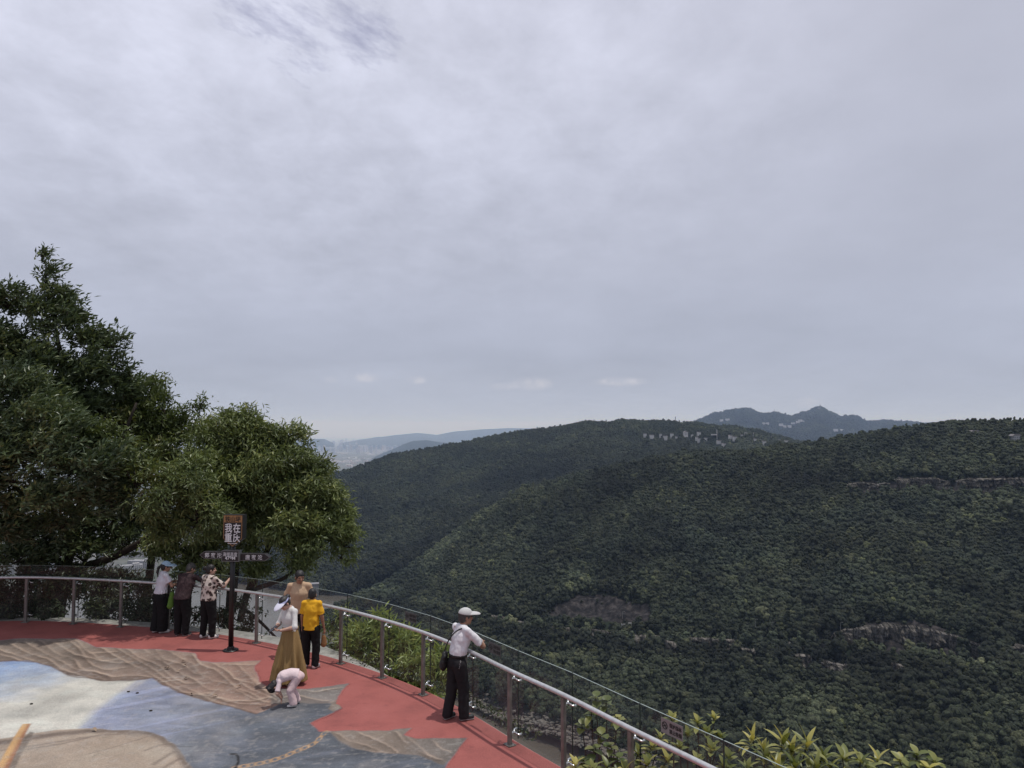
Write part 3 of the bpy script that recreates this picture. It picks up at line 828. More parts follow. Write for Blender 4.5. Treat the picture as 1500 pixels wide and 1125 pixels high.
# ridge strokes: dark crease, shade fading below, light lip above
rs = random.Random(5)
def stroke(pts, wd=1.0, on=None, amp=1.0, ky=2.0):
    p = catmull(np.array(pts, float), 8)
    p[:, 1] += np.array([0.45 * math.sin(q[0] / 11 + q[1]) for q in p])
    best = np.full(GX.shape, 1e9); side = np.zeros(GX.shape)
    for i in range(len(p) - 1):
        (x1, y1), (x2, y2) = p[i], p[i + 1]
        m = (U > min(x1, x2) - 26) & (U < max(x1, x2) + 26) & (Vv > min(y1, y2) - 13) & (Vv < max(y1, y2) + 13)
        if not m.any(): continue
        uu, vv = U[m], Vv[m] * ky
        dx, dy = x2 - x1, (y2 - y1) * ky
        t = np.clip(((uu - x1) * dx + (vv - y1 * ky) * dy) / (dx * dx + dy * dy + 1e-9), 0, 1)
        d = np.hypot(uu - x1 - t * dx, vv - y1 * ky - t * dy)
        s = np.sign((vv - y1 * ky) * dx - (uu - x1) * dy)
        bb = best[m]; up = d < bb
        bb[up] = d[up]; best[m] = bb
        ss = side[m]; ss[up] = s[up]; side[m] = ss
    sd = best * side                     # >0 below the line
    mod = np.clip(0.75 + 0.6 * fbm(U / 30, Vv / 12, o=2, seed=rs.randint(0, 999)), 0.2, 1.2) * amp
    on = rock if on is None else on
    dark = np.where(sd >= 0, np.exp(-np.abs(sd) / (9.5 * wd)), np.exp(-np.abs(sd) / 0.9))
    lay(on * np.clip(dark * mod, 0, 1) * 0.66 * (best < 60), L('#4a3c35'))
    lip = np.where(sd < 0, np.exp(-((sd + 3.0 * wd) / (2.6 * wd)) ** 2), 0)
    lay(on * np.clip(lip * mod, 0, 1) * 0.50, L('#c4ae9b'))

z1 = lambda *q: [(x / 3.75, 825 + y / 3.75) for x, y in q]
for pts in (
    [(-40, 470), (60, 500), (150, 530), (240, 560), (330, 590), (420, 612)], [(-40, 500), (60, 520), (120, 545)], [(60, 450), (160, 500), (260, 530), (330, 580), (430, 615), (540, 640)],
    [(140, 440), (230, 490), (330, 540), (420, 590), (500, 610), (570, 645)], [(220, 430), (310, 500), (400, 530), (440, 580), (520, 600), (600, 625)],
    [(370, 425), (430, 470), (470, 530), (520, 570), (600, 590), (680, 575)], [(300, 440), (400, 500), (480, 520), (560, 540), (640, 535)], [(420, 430), (480, 490), (560, 495), (630, 490)],
    [(450, 590), (540, 605), (620, 625), (720, 620), (820, 628)], [(500, 500), (560, 540), (650, 550), (720, 545)], [(560, 470), (640, 520), (720, 560), (800, 600), (870, 640), (960, 690), (1050, 725), (1150, 715)],
    [(640, 470), (740, 530), (830, 580), (900, 630), (980, 670), (1080, 715), (1200, 770), (1290, 800)], [(700, 475), (760, 520), (860, 560), (930, 620), (1010, 660), (1110, 665)],
    [(780, 475), (850, 520), (920, 560), (970, 600), (1060, 640), (1130, 690), (1210, 705)], [(850, 475), (900, 530), (1000, 560), (1050, 600), (1110, 620), (1170, 650), (1230, 660)],
    [(930, 490), (1000, 530), (1060, 560), (1080, 600), (1140, 610)], [(1060, 510), (1100, 560), (1180, 590), (1240, 640), (1300, 690), (1380, 720), (1440, 760)],
    [(1180, 560), (1250, 600), (1290, 640), (1370, 660), (1430, 700), (1480, 720)], [(1300, 560), (1350, 610), (1400, 650), (1450, 700), (1490, 710)], [(1020, 715), (1100, 725), (1200, 745), (1300, 760), (1400, 760), (1480, 740)],
    [(1150, 720), (1240, 760), (1330, 775), (1420, 780)], [(1240, 560), (1330, 560), (1400, 560)], [(1100, 730), (1180, 770), (1270, 790), (1350, 815)]):
    stroke(z1(*pts), 0.9)
z2 = lambda *q: [(340 + x / 3.75, 825 + y / 3.75) for x, y in q]
for pts in ([(0, 690), (60, 720), (120, 750), (190, 765)], [(20, 640), (90, 690), (160, 720), (230, 750)], [(100, 640), (170, 700), (230, 730)], [(380, 700), (450, 710), (520, 700), (600, 690)], [(300, 740), (380, 735), (440, 750), (520, 760)],
            [(520, 800), (550, 770), (580, 760)], [(540, 960), (620, 1010), (700, 1030), (780, 1040), (880, 1050)], [(580, 940), (640, 980), (720, 1000), (800, 1030)], [(900, 930), (950, 990), (1030, 1040), (1100, 1070), (1160, 1090)],
            [(700, 940), (780, 970), (860, 1010), (900, 1040)], [(960, 960), (1020, 1010), (1080, 1060), (1140, 1080)], [(1100, 980), (1140, 1020), (1190, 1040)]):
    stroke(z2(*pts), 0.8, amp=0.85)
# dark edge where rock meets water
e = seg_dist([(0, 970), (20, 968), (52, 970), (76, 977), (100, 988), (132, 995), (150, 998), (180, 997), (210, 994), (222, 992), (240, 1003), (260, 1014), (300, 1025), (339, 1037), (375, 1046)], Uw, Vw, False)
lay(np.exp(-(e / 2.2) ** 2) * 0.75, L('#5f4a40'))
lay(np.clip(1 - seg_dist([(378, 1046), (420, 1032), (478, 1032), (500, 1040)], Uw, Vw, False) / 16, 0, 1) * (1 - rock) * 0.45 * (Vv > 1028), L('#474b51'))
lay(np.clip(1 - seg_dist([(482, 1076), (510, 1098), (560, 1108), (620, 1112), (645, 1126)], Uw, Vw, False) / 18, 0, 1) * (1 - rk4) * area * 0.5, L('#484c52'))

# pale boulder at the bottom left, with its dark rim
BO = [(-300, 1110), (0, 1082), (40, 1075), (80, 1070), (120, 1067.5), (150, 1068), (166, 1071), (190, 1070.5), (215, 1074), (238, 1080), (258, 1091), (270, 1106), (280, 1122), (292, 1150), (292, 1200), (-300, 1200)]
bo = mask(BO, 2.5)
bc = lerp3(L('#a8998a'), L('#9a8b7c'), np.clip(0.5 + pn, 0, 1)) * (1 + 0.07 * fbm(U / 12, Vv / 5, o=3, seed=80))[..., None]
lay(bo, bc)
for pts, w_ in (([(-20, 1090), (40, 1081), (100, 1074), (150, 1071), (215, 1074)], 7), ([(215, 1074), (240, 1082), (258, 1093), (272, 1112), (280, 1130)], 9)):
    dd = seg_dist(pts, U + wob * 5, Vv + wob2 * 3, False)
    lay(bo * np.clip(1.35 - dd / w_, 0, 1) * 0.85, L('#6c6058'))
for pts, w_ in (([(0, 1100), (60, 1091), (110, 1083), (150, 1077), (196, 1075)], 2.2), ([(40, 1098), (90, 1090), (130, 1081)], 2.0), ([(125, 1106), (170, 1094), (217, 1079)], 0.8), ([(225, 1120), (250, 1104), (262, 1098)], 3), ([(240, 1125), (262, 1112), (272, 1108)], 3), ([(212, 1100), (232, 1092), (252, 1090)], 2)):
    dd = seg_dist(pts, U, Vv, False)
    lay(bo * np.exp(-(dd / w_) ** 2) * 0.6, L('#6f625a'))
# painted log with its painted shade
lay(mask([(44, 1072), (50, 1073.5), (30, 1108), (16, 1140), (0, 1170), (0, 1130), (20, 1100)], 2, False) * 0.8, L('#6d6259'))
lg = mask([(33, 1061), (46, 1060), (40, 1070), (12, 1126), (-8, 1165), (-30, 1165), (0, 1116), (22, 1078)], 1.6, False)
tl = np.clip((U - (33 - (Vv - 1061) * 0.545)) / 14.0, 0, 1)
lay(lg, lerp3(L('#c49c6c'), L('#966a52'), np.clip(tl * 1.3 + 0.2 * wob, 0, 1)))
lay(lg * np.exp(-((tl - 0.3) / 0.2) ** 2) * 0.4, L('#d0ae80'))
# painted chain of oval links
cp = catmull(np.array([(479, 1072), (471, 1078), (465, 1085), (455, 1092), (431, 1102), (412, 1110), (388, 1117), (367, 1121), (340, 1126)], float), 10)
cl = np.concatenate([[0], np.cumsum(np.hypot(*np.diff(cp, axis=0).T))])
nlk = 13
for i in range(nlk):
    s = (i + 0.5) / nlk * cl[-1]
    c0 = np.array([np.interp(s, cl, cp[:, 0]), np.interp(s, cl, cp[:, 1])])
    c1 = np.array([np.interp(s + 1, cl, cp[:, 0]), np.interp(s + 1, cl, cp[:, 1])]) - c0
    c1 /= np.linalg.norm(c1)
    m = (np.abs(U - c0[0]) < 16) & (np.abs(Vv - c0[1]) < 12)
    du, dv = U[m] - c0[0], (Vv[m] - c0[1])
    a = du * c1[0] + dv * c1[1]; bq = (-du * c1[1] + dv * c1[0]) * 1.4
    la, lb = 7.2, 3.2
    rr = np.abs(np.sqrt((a / la) ** 2 + (bq / lb) ** 2) - 1) * lb
    k = np.zeros(GX.shape); k[m] = np.clip(1.25 - rr / (1.0 if i % 2 else 0.9), 0, 1)
    lay(k * 0.9, L('#b4926f') if i % 2 else L('#a58767'))
# dark hook
hk = seg_dist([(338, 1105), (345, 1105), (349, 1109), (349, 1117), (345, 1126)], U, Vv, False, 1.6)
lay(np.clip(1.6 - hk / 1.5, 0, 1), L('#1d1a1b'))
# stains and scuffs
lay(area * np.clip((fbm(GX * 0.9, GY * 0.9, o=5, seed=90) - 0.12) * 2.2, 0, 1) * 0.25, L('#4c4a4b'))
lay(area * np.clip((fbm(GX * 1.6 + 9, GY * 1.6, o=6, seed=92) - 0.10) * 2.6, 0, 1) * 0.20, L('#a29c97'))
lay(area * np.clip((fbm(GX * 14, GY * 14, o=4, seed=94) - 0.22) * 5, 0, 1) * 0.22, L('#b0aaa4'))
for _k in range(26):       # scuffs and drag marks
    _x, _y = rs.uniform(20, 640), rs.uniform(960, 1118); _l = rs.uniform(8, 50); _a = rs.uniform(-.35, .25)
    _dd = seg_dist([(_x, _y), (_x + _l * math.cos(_a), _y + _l * math.sin(_a) * .5)], U, Vv, False)
    lay(area * np.exp(-(_dd / rs.uniform(.5, 1.1)) ** 2) * rs.uniform(.15, .4), L(rs.choice(['#3f3d3d', '#c0b8b0', '#575452'])))
keep = area > 0.001
n0, n1 = GX.shape
idx = np.arange(n0 * n1).reshape(n0, n1)
fm_ = keep[:-1, :-1] | keep[1:, :-1] | keep[1:, 1:] | keep[:-1, 1:]
vis = (U > -60) & (Vv < 1160)
fm_ &= vis[:-1, :-1]
q = np.stack([idx[:-1, :-1], idx[1:, :-1], idx[1:, 1:], idx[:-1, 1:]], -1)[fm_]
used = np.unique(q); remap = np.full(n0 * n1, -1); remap[used] = np.arange(len(used))
Vq = np.stack([GX, GY, np.full_like(GX, 0.004)], -1).reshape(-1, 3)[used]
me = mesh_np('floor_mural', Vq, remap[q], m_mural, False)
ca = me.attributes.new('paint', 'FLOAT_COLOR', 'POINT')
cc = np.ones((len(used), 4), np.float32); cc[:, :3] = COLR.reshape(-1, 3)[used] * ALB
ca.data.foreach_set('color', cc.ravel())
tag(link('floor_mural', me), kind='structure')

# ================================================================== steel and glass railing
m_steel, nt, b = mat_new('brushed_steel')
tc = N(nt, 'ShaderNodeTexCoord'); n = noise_node(nt, 14, 5, 0.65, tc.outputs['Object'])
nt.links.new(ramp(nt, n.outputs['Fac'], [(0.3, (0.50, 0.51, 0.51)), (0.7, (0.70, 0.71, 0.71))]), b.inputs['Base Color'])
nt.links.new(ramp(nt, n.outputs['Fac'], [(0.3, (0.42,) * 3), (0.7, (0.30,) * 3)]), b.inputs['Roughness'])
b.inputs['Metallic'].default_value = 0.55
m_post, nt, b = mat_new('weathered_steel_post')
tc = N(nt, 'ShaderNodeTexCoord'); n = noise_node(nt, 9, 5, 0.65, tc.outputs['Object'])
nt.links.new(ramp(nt, n.outputs['Fac'], [(0.3, (0.13, 0.118, 0.105)), (0.7, (0.23, 0.215, 0.20))]), b.inputs['Base Color'])
b.inputs['Metallic'].default_value = 0.3; b.inputs['Roughness'].default_value = 0.45
m_chrome = simple('clamp_chrome', (0.72, 0.72, 0.72), 0.22, 0.85, 0.1, 40)
m_rubber = simple('black_rubber', (0.015, 0.015, 0.016), 0.5)
m_glass = bpy.data.materials.new('tinted_safety_glass'); m_glass.use_nodes = True
nt = m_glass.node_tree; nt.nodes.remove(nt.nodes['Principled BSDF'])
tr = N(nt, 'ShaderNodeBsdfTransparent'); gl = N(nt, 'ShaderNodeBsdfGlossy'); df = N(nt, 'ShaderNodeBsdfDiffuse')
tr.inputs['Color'].default_value = (0.88, 0.91, 0.89, 1); gl.inputs['Roughness'].default_value = 0.03
gl.inputs['Color'].default_value = (0.9, 0.95, 0.93, 1)
df.inputs['Color'].default_value = (0.35, 0.36, 0.36, 1)
lw = N(nt, 'ShaderNodeLayerWeight'); lw.inputs[0].default_value = 0.5
fr = N(nt, 'ShaderNodeMath', operation='POWER'); nt.links.new(lw.outputs['Facing'], fr.inputs[0]); fr.inputs[1].default_value = 4.0
mx = N(nt, 'ShaderNodeMixShader'); mx2 = N(nt, 'ShaderNodeMixShader')
gm = N(nt, 'ShaderNodeNewGeometry'); n = noise_node(nt, 3.0, 6, 0.7, gm.outputs['Position'])
nt.links.new(ramp(nt, n.outputs['Fac'], [(0.4, (0.03,) * 3), (0.8, (0.11,) * 3)]), mx2.inputs[0])
nt.links.new(tr.outputs[0], mx2.inputs[1]); nt.links.new(df.outputs[0], mx2.inputs[2])
sc_ = N(nt, 'ShaderNodeMath', operation='MULTIPLY_ADD'); nt.links.new(fr.outputs[0], sc_.inputs[0]); sc_.inputs[1].default_value = 0.30; sc_.inputs[2].default_value = 0.012
nt.links.new(sc_.outputs[0], mx.inputs[0]); nt.links.new(mx2.outputs[0], mx.inputs[1]); nt.links.new(gl.outputs[0], mx.inputs[2])
nt.links.new(mx.outputs[0], nt.nodes['Material Output'].inputs['Surface'])
m_gedge = simple('glass_edge', (0.02, 0.035, 0.032), 0.25)
m_gtop = simple('glass_top_edge', (0.30, 0.37, 0.34), 0.2)

RAILZ = 1.06
railing = empty('railing', (*POSTS[9], 0), 'curved stainless steel railing with glass panels along the deck edge', 'railing')
Rinv = Matrix.Translation(railing.location).inverted()
def rel(o, parent):
    """keep world-built geometry in place under a moved parent"""
    o.parent = parent
    return o
def child_world(mb, name, mat, parent, pw, smooth=False):
    mb.v = [(x - pw[0], y - pw[1], z - pw[2]) for x, y, z in mb.v]
    return mb.build(name, mat, parent, smooth)
RW = tuple(railing.location)
mb = MB(); mb.tube([(*p, RAILZ) for p in CURVE], 0.031, 12)
child_world(mb, 'handrail', m_steel, railing, RW, True)
for i, p in enumerate(POSTS):
    t = CURVE[min(i * 12 + 1, len(CURVE) - 1)] - CURVE[max(i * 12 - 1, 0)]
    an = math.atan2(t[1], t[0]); M = Matrix.Rotation(an, 3, 'Z')
    mb = MB(); mb.box((*p, RAILZ / 2 - 0.012), (0.062, 0.045, RAILZ - 0.03), M)
    po = child_world(mb, 'post', m_post, railing, RW)
    mb = MB(); mb.box((*p, 0.008), (0.15, 0.13, 0.012), M)
    for sx in (-1, 1):
        for sy in (-1, 1):
            c = M @ Vector((sx * .055, sy * .048, 0)); mb.tube([(p[0] + c.x, p[1] + c.y, 0.014), (p[0] + c.x, p[1] + c.y, 0.024)], 0.008, 6)
    child_world(mb, 'base_plate', m_post, po, RW)
# glass panels: joint beside every post, 0.17 m outside the rail
GOFF = 0.15; GTOP = 1.32
JO = POSTS + PN * GOFF
for i in range(len(POSTS) - 1):
    a, c = JO[i], JO[i + 1]
    d = (c - a) / np.linalg.norm(c - a); nn = PN[i] * 0.5 + PN[i + 1] * 0.5
    a2, c2 = a + d * 0.006, c - d * 0.006
    mb = MB()
    V = [(*a2, 0.06), (*c2, 0.06), (*c2, GTOP), (*a2, GTOP)]
    mb.add(V, [(0, 1, 2, 3)])
    g = child_world(mb, 'glass_panel', m_glass, railing, RW)
    mb = MB()
    for (q1, q2) in ((a - d * 0.0, 0),):
        nx = Vector((nn[0], nn[1], 0)).normalized()
        mb.box((*q1, (GTOP + 0.06) / 2), (0.011, 0.014, GTOP - 0.06), Matrix.Rotation(math.atan2(d[1], d[0]), 3, 'Z'))
    child_world(mb, 'edge_seal', m_gedge, g, RW)
    mb = MB(); mid_ = (a2 + c2) / 2
    mb.box((*mid_, GTOP + 0.003), (np.linalg.norm(c2 - a2) - 0.012, 0.012, 0.004), Matrix.Rotation(math.atan2(d[1], d[0]), 3, 'Z'))
    child_world(mb, 'top_edge', m_gtop, g, RW)
    # two clamps at this panel's first joint
    for z in (0.16, 0.93):
        mb = MB()
        p = POSTS[i]; t2 = d
        mb.tube([(*p, z), (*(p + PN[i] * 0.07), z + .012)], 0.017, 8)
        e = p + PN[i] * 0.075
        for sg in (-1, 1):
            f = JO[i] + t2 * 0.06 * sg
            mb.tube([(*e, z + .012), (*(f - PN[i] * 0.03), z - sg * 0.02), (*(f + PN[i] * 0.012), z - sg * 0.02)], [0.014, 0.012, 0.022], 8)
        child_world(mb, 'clamp', m_chrome, g, RW, True)
# ================================================================== people: bodies grown from blended tapering limbs
class SDF:
    def __init__(self, lo, hi, h):
        self.h = h; self.lo = np.array(lo, float)
        n = np.ceil((np.array(hi) - self.lo) / h).astype(int) + 1
        self.D = np.full(n, 1.0)
        self.ax = [self.lo[i] + h * np.arange(n[i]) for i in range(3)]
    def _sub(self, lo, hi):
        sl = []
        for i in range(3):
            a = int(np.clip(np.floor((lo[i] - self.lo[i]) / self.h), 0, self.D.shape[i]))
            b = int(np.clip(np.ceil((hi[i] - self.lo[i]) / self.h) + 1, 0, self.D.shape[i]))
            sl.append(slice(a, b))
        g = np.meshgrid(*[self.ax[i][sl[i]] for i in range(3)], indexing='ij')
        return tuple(sl), np.stack(g, -1)
    def _mix(self, sl, d, k, sub=False):
        D = self.D[sl]
        if sub:
            self.D[sl] = np.maximum(D, -d); return
        if k > 0:
            hh = np.clip(0.5 + 0.5 * (D - d) / k, 0, 1)
            self.D[sl] = D * (1 - hh) + d * hh - k * hh * (1 - hh)
        else:
            self.D[sl] = np.minimum(D, d)
    def cone(self, a, b, ra, rb, k=0.02, flat=None):
        """tapered rounded limb; flat=(axis, f): thinner by f along axis"""
        a = np.array(a, float); b = np.array(b, float)
        R = max(ra, rb) + 0.06
        sl, X = self._sub(np.minimum(a, b) - R, np.maximum(a, b) + R)
        if X.size == 0: return self
        X = X - a; ba = b - a
        if flat is not None:
            ax = np.array(flat[0], float); ax /= np.linalg.norm(ax); f = flat[1]
            X = X + ((f - 1) * (X @ ax))[..., None] * ax; ba = ba + (f - 1) * (ba @ ax) * ax
        t = np.clip((X @ ba) / (ba @ ba + 1e-9), 0, 1)
        d = np.linalg.norm(X - t[..., None] * ba, axis=-1) - (ra + (rb - ra) * t)
        if flat is not None: d = d / max(1.0, f) * (1.15 if f > 1 else 1)
        self._mix(sl, d, k); return self
    def chain(self, pts, rs, k=0.02, flat=None):
        for i in range(len(pts) - 1): self.cone(pts[i], pts[i + 1], rs[i], rs[i + 1], k, flat)
        return self
    def ell(self, c, r, R=None, k=0.015, sub=False):
        c = np.array(c, float); r = np.array(r, float); m = r.max() + 0.05
        sl, X = self._sub(c - m, c + m)
        if X.size == 0: return self
        X = X - c
        if R is not None: X = X @ R
        q = np.linalg.norm(X / r, axis=-1); g = np.linalg.norm(X / (r * r), axis=-1)
        d = q * (q - 1) / np.maximum(g, 1e-6)
        d = np.where(q < 1e-4, -r.min(), d)
        self._mix(sl, d, k, sub); return self
    def cut(self, p, n):
        """remove what lies on the n side of the plane"""
        n = np.array(n, float); n /= np.linalg.norm(n)
        g = np.stack(np.meshgrid(*self.ax, indexing='ij'), -1)
        self.D = np.maximum(self.D, (g - np.array(p, float)) @ n); return self
    def field(self, f):
        g = np.meshgrid(*self.ax, indexing='ij')
        self.D = f(self.D, *g); return self
    def wrinkle(self, amp, sc, seed=0, st=(1, 1, 1)):
        m = np.abs(self.D) < 0.05
        g = np.meshgrid(*self.ax, indexing='ij')
        x, y, z = [q[m] for q in g]
        nz = fbm(x / sc * st[0], y / sc * st[1], z / sc * st[2], o=3, seed=seed)
        self.D[m] += amp * (1 - 2 * np.abs(nz)) - amp * 0.5
        return self
    def mesh(self, name, mat):
        D = self.D
        D[0] = D[-1] = 1; D[:, 0] = D[:, -1] = 1; D[:, :, 0] = D[:, :, -1] = 1
        s = D < 0
        c = np.zeros(tuple(np.array(D.shape) - 1), np.int8)
        off = [(i, j, k) for i in (0, 1) for j in (0, 1) for k in (0, 1)]
        nx, ny, nz = c.shape
        for i, j, k in off: c += s[i:nx + i, j:ny + j, k:nz + k]
        I = np.argwhere((c > 0) & (c < 8))
        ids = np.full(c.shape, -1, np.int64); ids[tuple(I.T)] = np.arange(len(I))
        val = {o: D[I[:, 0] + o[0], I[:, 1] + o[1], I[:, 2] + o[2]] for o in off}
        acc = np.zeros((len(I), 3)); cnt = np.zeros(len(I))
        for a in off:
            for ax in range(3):
                if a[ax] == 1: continue
                b = list(a); b[ax] = 1; b = tuple(b)
                va, vb = val[a], val[b]
                m = (va < 0) != (vb < 0)
                t = va[m] / (va[m] - vb[m])
                p = np.tile(np.array(a, float), (m.sum(), 1)); p[:, ax] += t
                acc[m] += p; cnt[m] += 1
        V = (I + acc / np.maximum(cnt, 1)[:, None]) * self.h + self.lo
        Q = []
        for ax in range(3):
            u, v = (ax + 1) % 3, (ax + 2) % 3
            a0 = [slice(None)] * 3; a1 = [slice(None)] * 3
            a0[ax] = slice(0, -1); a1[ax] = slice(1, None)
            e = s[tuple(a0)] != s[tuple(a1)]
            E = np.argwhere(e)
            E = E[(E[:, u] > 0) & (E[:, v] > 0) & (E[:, u] < D.shape[u] - 1) & (E[:, v] < D.shape[v] - 1)]
            ins = s[tuple(E.T)]
            def cell(du, dv):
                C = E.copy(); C[:, u] -= du; C[:, v] -= dv
                return ids[tuple(C.T)]
            q = np.stack([cell(1, 1), cell(0, 1), cell(0, 0), cell(1, 0)], -1)
            q[~ins] = q[~ins][:, ::-1]
            Q.append(q)
        Q = np.concatenate(Q); Q = Q[(Q >= 0).all(1)]
        # one light smoothing pass
        nb = np.zeros_like(V); n_ = np.zeros(len(V))
        for k in range(4):
            a, b = Q[:, k], Q[:, (k + 1) % 4]
            np.add.at(nb, a, V[b]); np.add.at(n_, a, 1)
        V = V * 0.5 + 0.5 * nb / np.maximum(n_, 1)[:, None]
        return mesh_np(name, V, Q, mat, True)

def rot(yaw=0, pitch=0, roll=0):
    """head frame: yaw left(+), pitch down(+), roll"""
    M = Matrix.Rotation(yaw, 3, 'Z') @ Matrix.Rotation(-pitch, 3, 'X') @ Matrix.Rotation(roll, 3, 'Y')
    return np.array(M)

def skin_mat(name, col):
    m, nt, b = mat_new(name)
    tc = N(nt, 'ShaderNodeTexCoord'); n = noise_node(nt, 35, 4, 0.6, tc.outputs['Object'])
    nt.links.new(ramp(nt, n.outputs['Fac'], [(0.3, tuple(c * .86 for c in col)), (0.7, tuple(c * 1.1 for c in col))]), b.inputs['Base Color'])
    b.inputs['Roughness'].default_value = 0.55
    b.inputs['Subsurface Weight'].default_value = 0.08; b.inputs['Subsurface Radius'].default_value = (0.012, 0.005, 0.003)
    return m
m_skin = skin_mat('skin', (0.42, 0.235, 0.16)); m_skin2 = skin_mat('tanned_skin', (0.32, 0.165, 0.105)); m_skin3 = skin_mat('light_skin', (0.52, 0.32, 0.24))
def cloth(name, c, var=0.12, scale=60, rough=0.85):
    m = simple(name, c, rough, 0, var, scale, 0.25, 0.2); return m
m_hair = simple('black_hair', (0.012, 0.010, 0.010), 0.45, 0, 0.4, 70, 0.6)
m_hairg = simple('greying_hair', (0.045, 0.042, 0.040), 0.5, 0, 0.5, 60, 0.6)
m_black = cloth('black_trouser_cloth', (0.012, 0.012, 0.013))
m_dark = cloth('charcoal_trouser_cloth', (0.020, 0.019, 0.021))
m_white = cloth('white_cotton', (0.72, 0.71, 0.73), 0.05)
m_offw = cloth('off_white_knit', (0.66, 0.65, 0.63), 0.06)
m_lav = cloth('pale_blouse_cotton', (0.62, 0.61, 0.66), 0.06)
m_maroon, nt, b = mat_new('maroon_print'); 
tc = N(nt, 'ShaderNodeTexCoord'); v = N(nt, 'ShaderNodeTexVoronoi'); v.inputs['Scale'].default_value = 42; nt.links.new(tc.outputs['Object'], v.inputs[0])
nt.links.new(ramp(nt, v.outputs['Distance'], [(0.15, (0.10, 0.055, 0.055)), (0.35, (0.028, 0.013, 0.016))]), b.inputs['Base Color']); b.inputs['Roughness'].default_value = 0.85
m_floral, nt, b = mat_new('floral_print')
tc = N(nt, 'ShaderNodeTexCoord'); v = N(nt, 'ShaderNodeTexVoronoi'); v.inputs['Scale'].default_value = 13.5
nz = noise_node(nt, 22, 4, 0.6, tc.outputs['Object'])
vm = N(nt, 'ShaderNodeMix', data_type='RGBA'); vm.inputs[0].default_value = 0.06
nt.links.new(tc.outputs['Object'], vm.inputs[6]); nt.links.new(nz.outputs['Color'], vm.inputs[7]); nt.links.new(vm.outputs[2], v.inputs[0])
f1 = ramp(nt, v.outputs['Distance'], [(0.0, (0.16, 0.10, 0.09)), (0.14, (0.03, 0.018, 0.016)), (0.42, (0.04, 0.022, 0.02)), (0.50, (0.50, 0.41, 0.35)), (0.66, (0.62, 0.54, 0.48))])
nt.links.new(f1, b.inputs['Base Color']); b.inputs['Roughness'].default_value = 0.8
m_beige = cloth('beige_tee', (0.50, 0.35, 0.23), 0.07)
m_yellow = cloth('yellow_tee', (0.75, 0.40, 0.025), 0.06)
m_khaki = cloth('khaki_skirt_cloth', (0.27, 0.175, 0.075), 0.08)
m_pink = cloth('pale_pink_cotton', (0.66, 0.50, 0.50), 0.05)
m_shoe_w = simple('white_shoe', (0.66, 0.64, 0.62), 0.6, 0, 0.1, 40)
m_shoe_b = simple('black_shoe', (0.018, 0.018, 0.02), 0.5, 0, 0.2, 40)
m_sole = simple('shoe_sole', (0.45, 0.43, 0.42), 0.7, 0, 0.1, 40)
m_capg = cloth('pale_grey_cap', (0.52, 0.52, 0.51), 0.06)
m_visor = cloth('pale_blue_hat', (0.36, 0.50, 0.62), 0.06)
m_visor2 = cloth('lilac_visor', (0.50, 0.53, 0.78), 0.06)
m_bagb = simple('black_bag_nylon', (0.012, 0.012, 0.013), 0.55, 0, 0.3, 50, 0.3)
m_green = cloth('lime_green_bag', (0.10, 0.19, 0.035), 0.08)
m_orange = cloth('orange_brown_bag', (0.30, 0.16, 0.07), 0.1)
m_phone = simple('phone_body', (0.012, 0.012, 0.014), 0.15)
m_eye = simple('eye_dark', (0.01, 0.008, 0.008), 0.2)
m_metal = simple('key_metal', (0.5, 0.5, 0.5), 0.3, 0.9)

def hand_sdf(S, w, d, n, side, s=1.0, curl=0.5, k=0.006):
    """palm and five fingers from wrist w along d; n = palm normal (fingers curl toward it); side=+1 thumb on the d x n side"""
    w = np.array(w, float); d = np.array(d, float); d /= np.linalg.norm(d)
    n = np.array(n, float); n -= d * (n @ d); n /= np.linalg.norm(n)
    t = np.cross(d, n) * side
    S.cone(w, w + d * 0.085 * s, 0.024 * s, 0.034 * s, 0.012, (n, 1.8))
    for i, (o, l) in enumerate(((0.028, .066), (0.010, .074), (-0.009, .069), (-0.026, .054))):
        b0 = w + d * 0.083 * s + t * o * s
        a1 = curl * 0.55; a2 = curl * 1.3
        d1 = d * math.cos(a1) + n * math.sin(a1); d2 = d * math.cos(a2) + n * math.sin(a2)
        b1 = b0 + d1 * l * 0.5 * s; b2 = b1 + d2 * l * 0.5 * s
        S.chain([b0 - d * .01, b1, b2], [0.0092 * s, 0.0085 * s, 0.007 * s], 0.003)
    c0 = w + d * 0.03 * s + t * 0.026 * s
    c1 = c0 + (d * 0.6 + t * 0.75 + n * 0.25) * 0.036 * s; c2 = c1 + (d * 0.9 + t * 0.2 + n * 0.35) * 0.032 * s
    S.chain([c0, c1, c2], [0.014 * s, 0.010 * s, 0.0085 * s], 0.006)

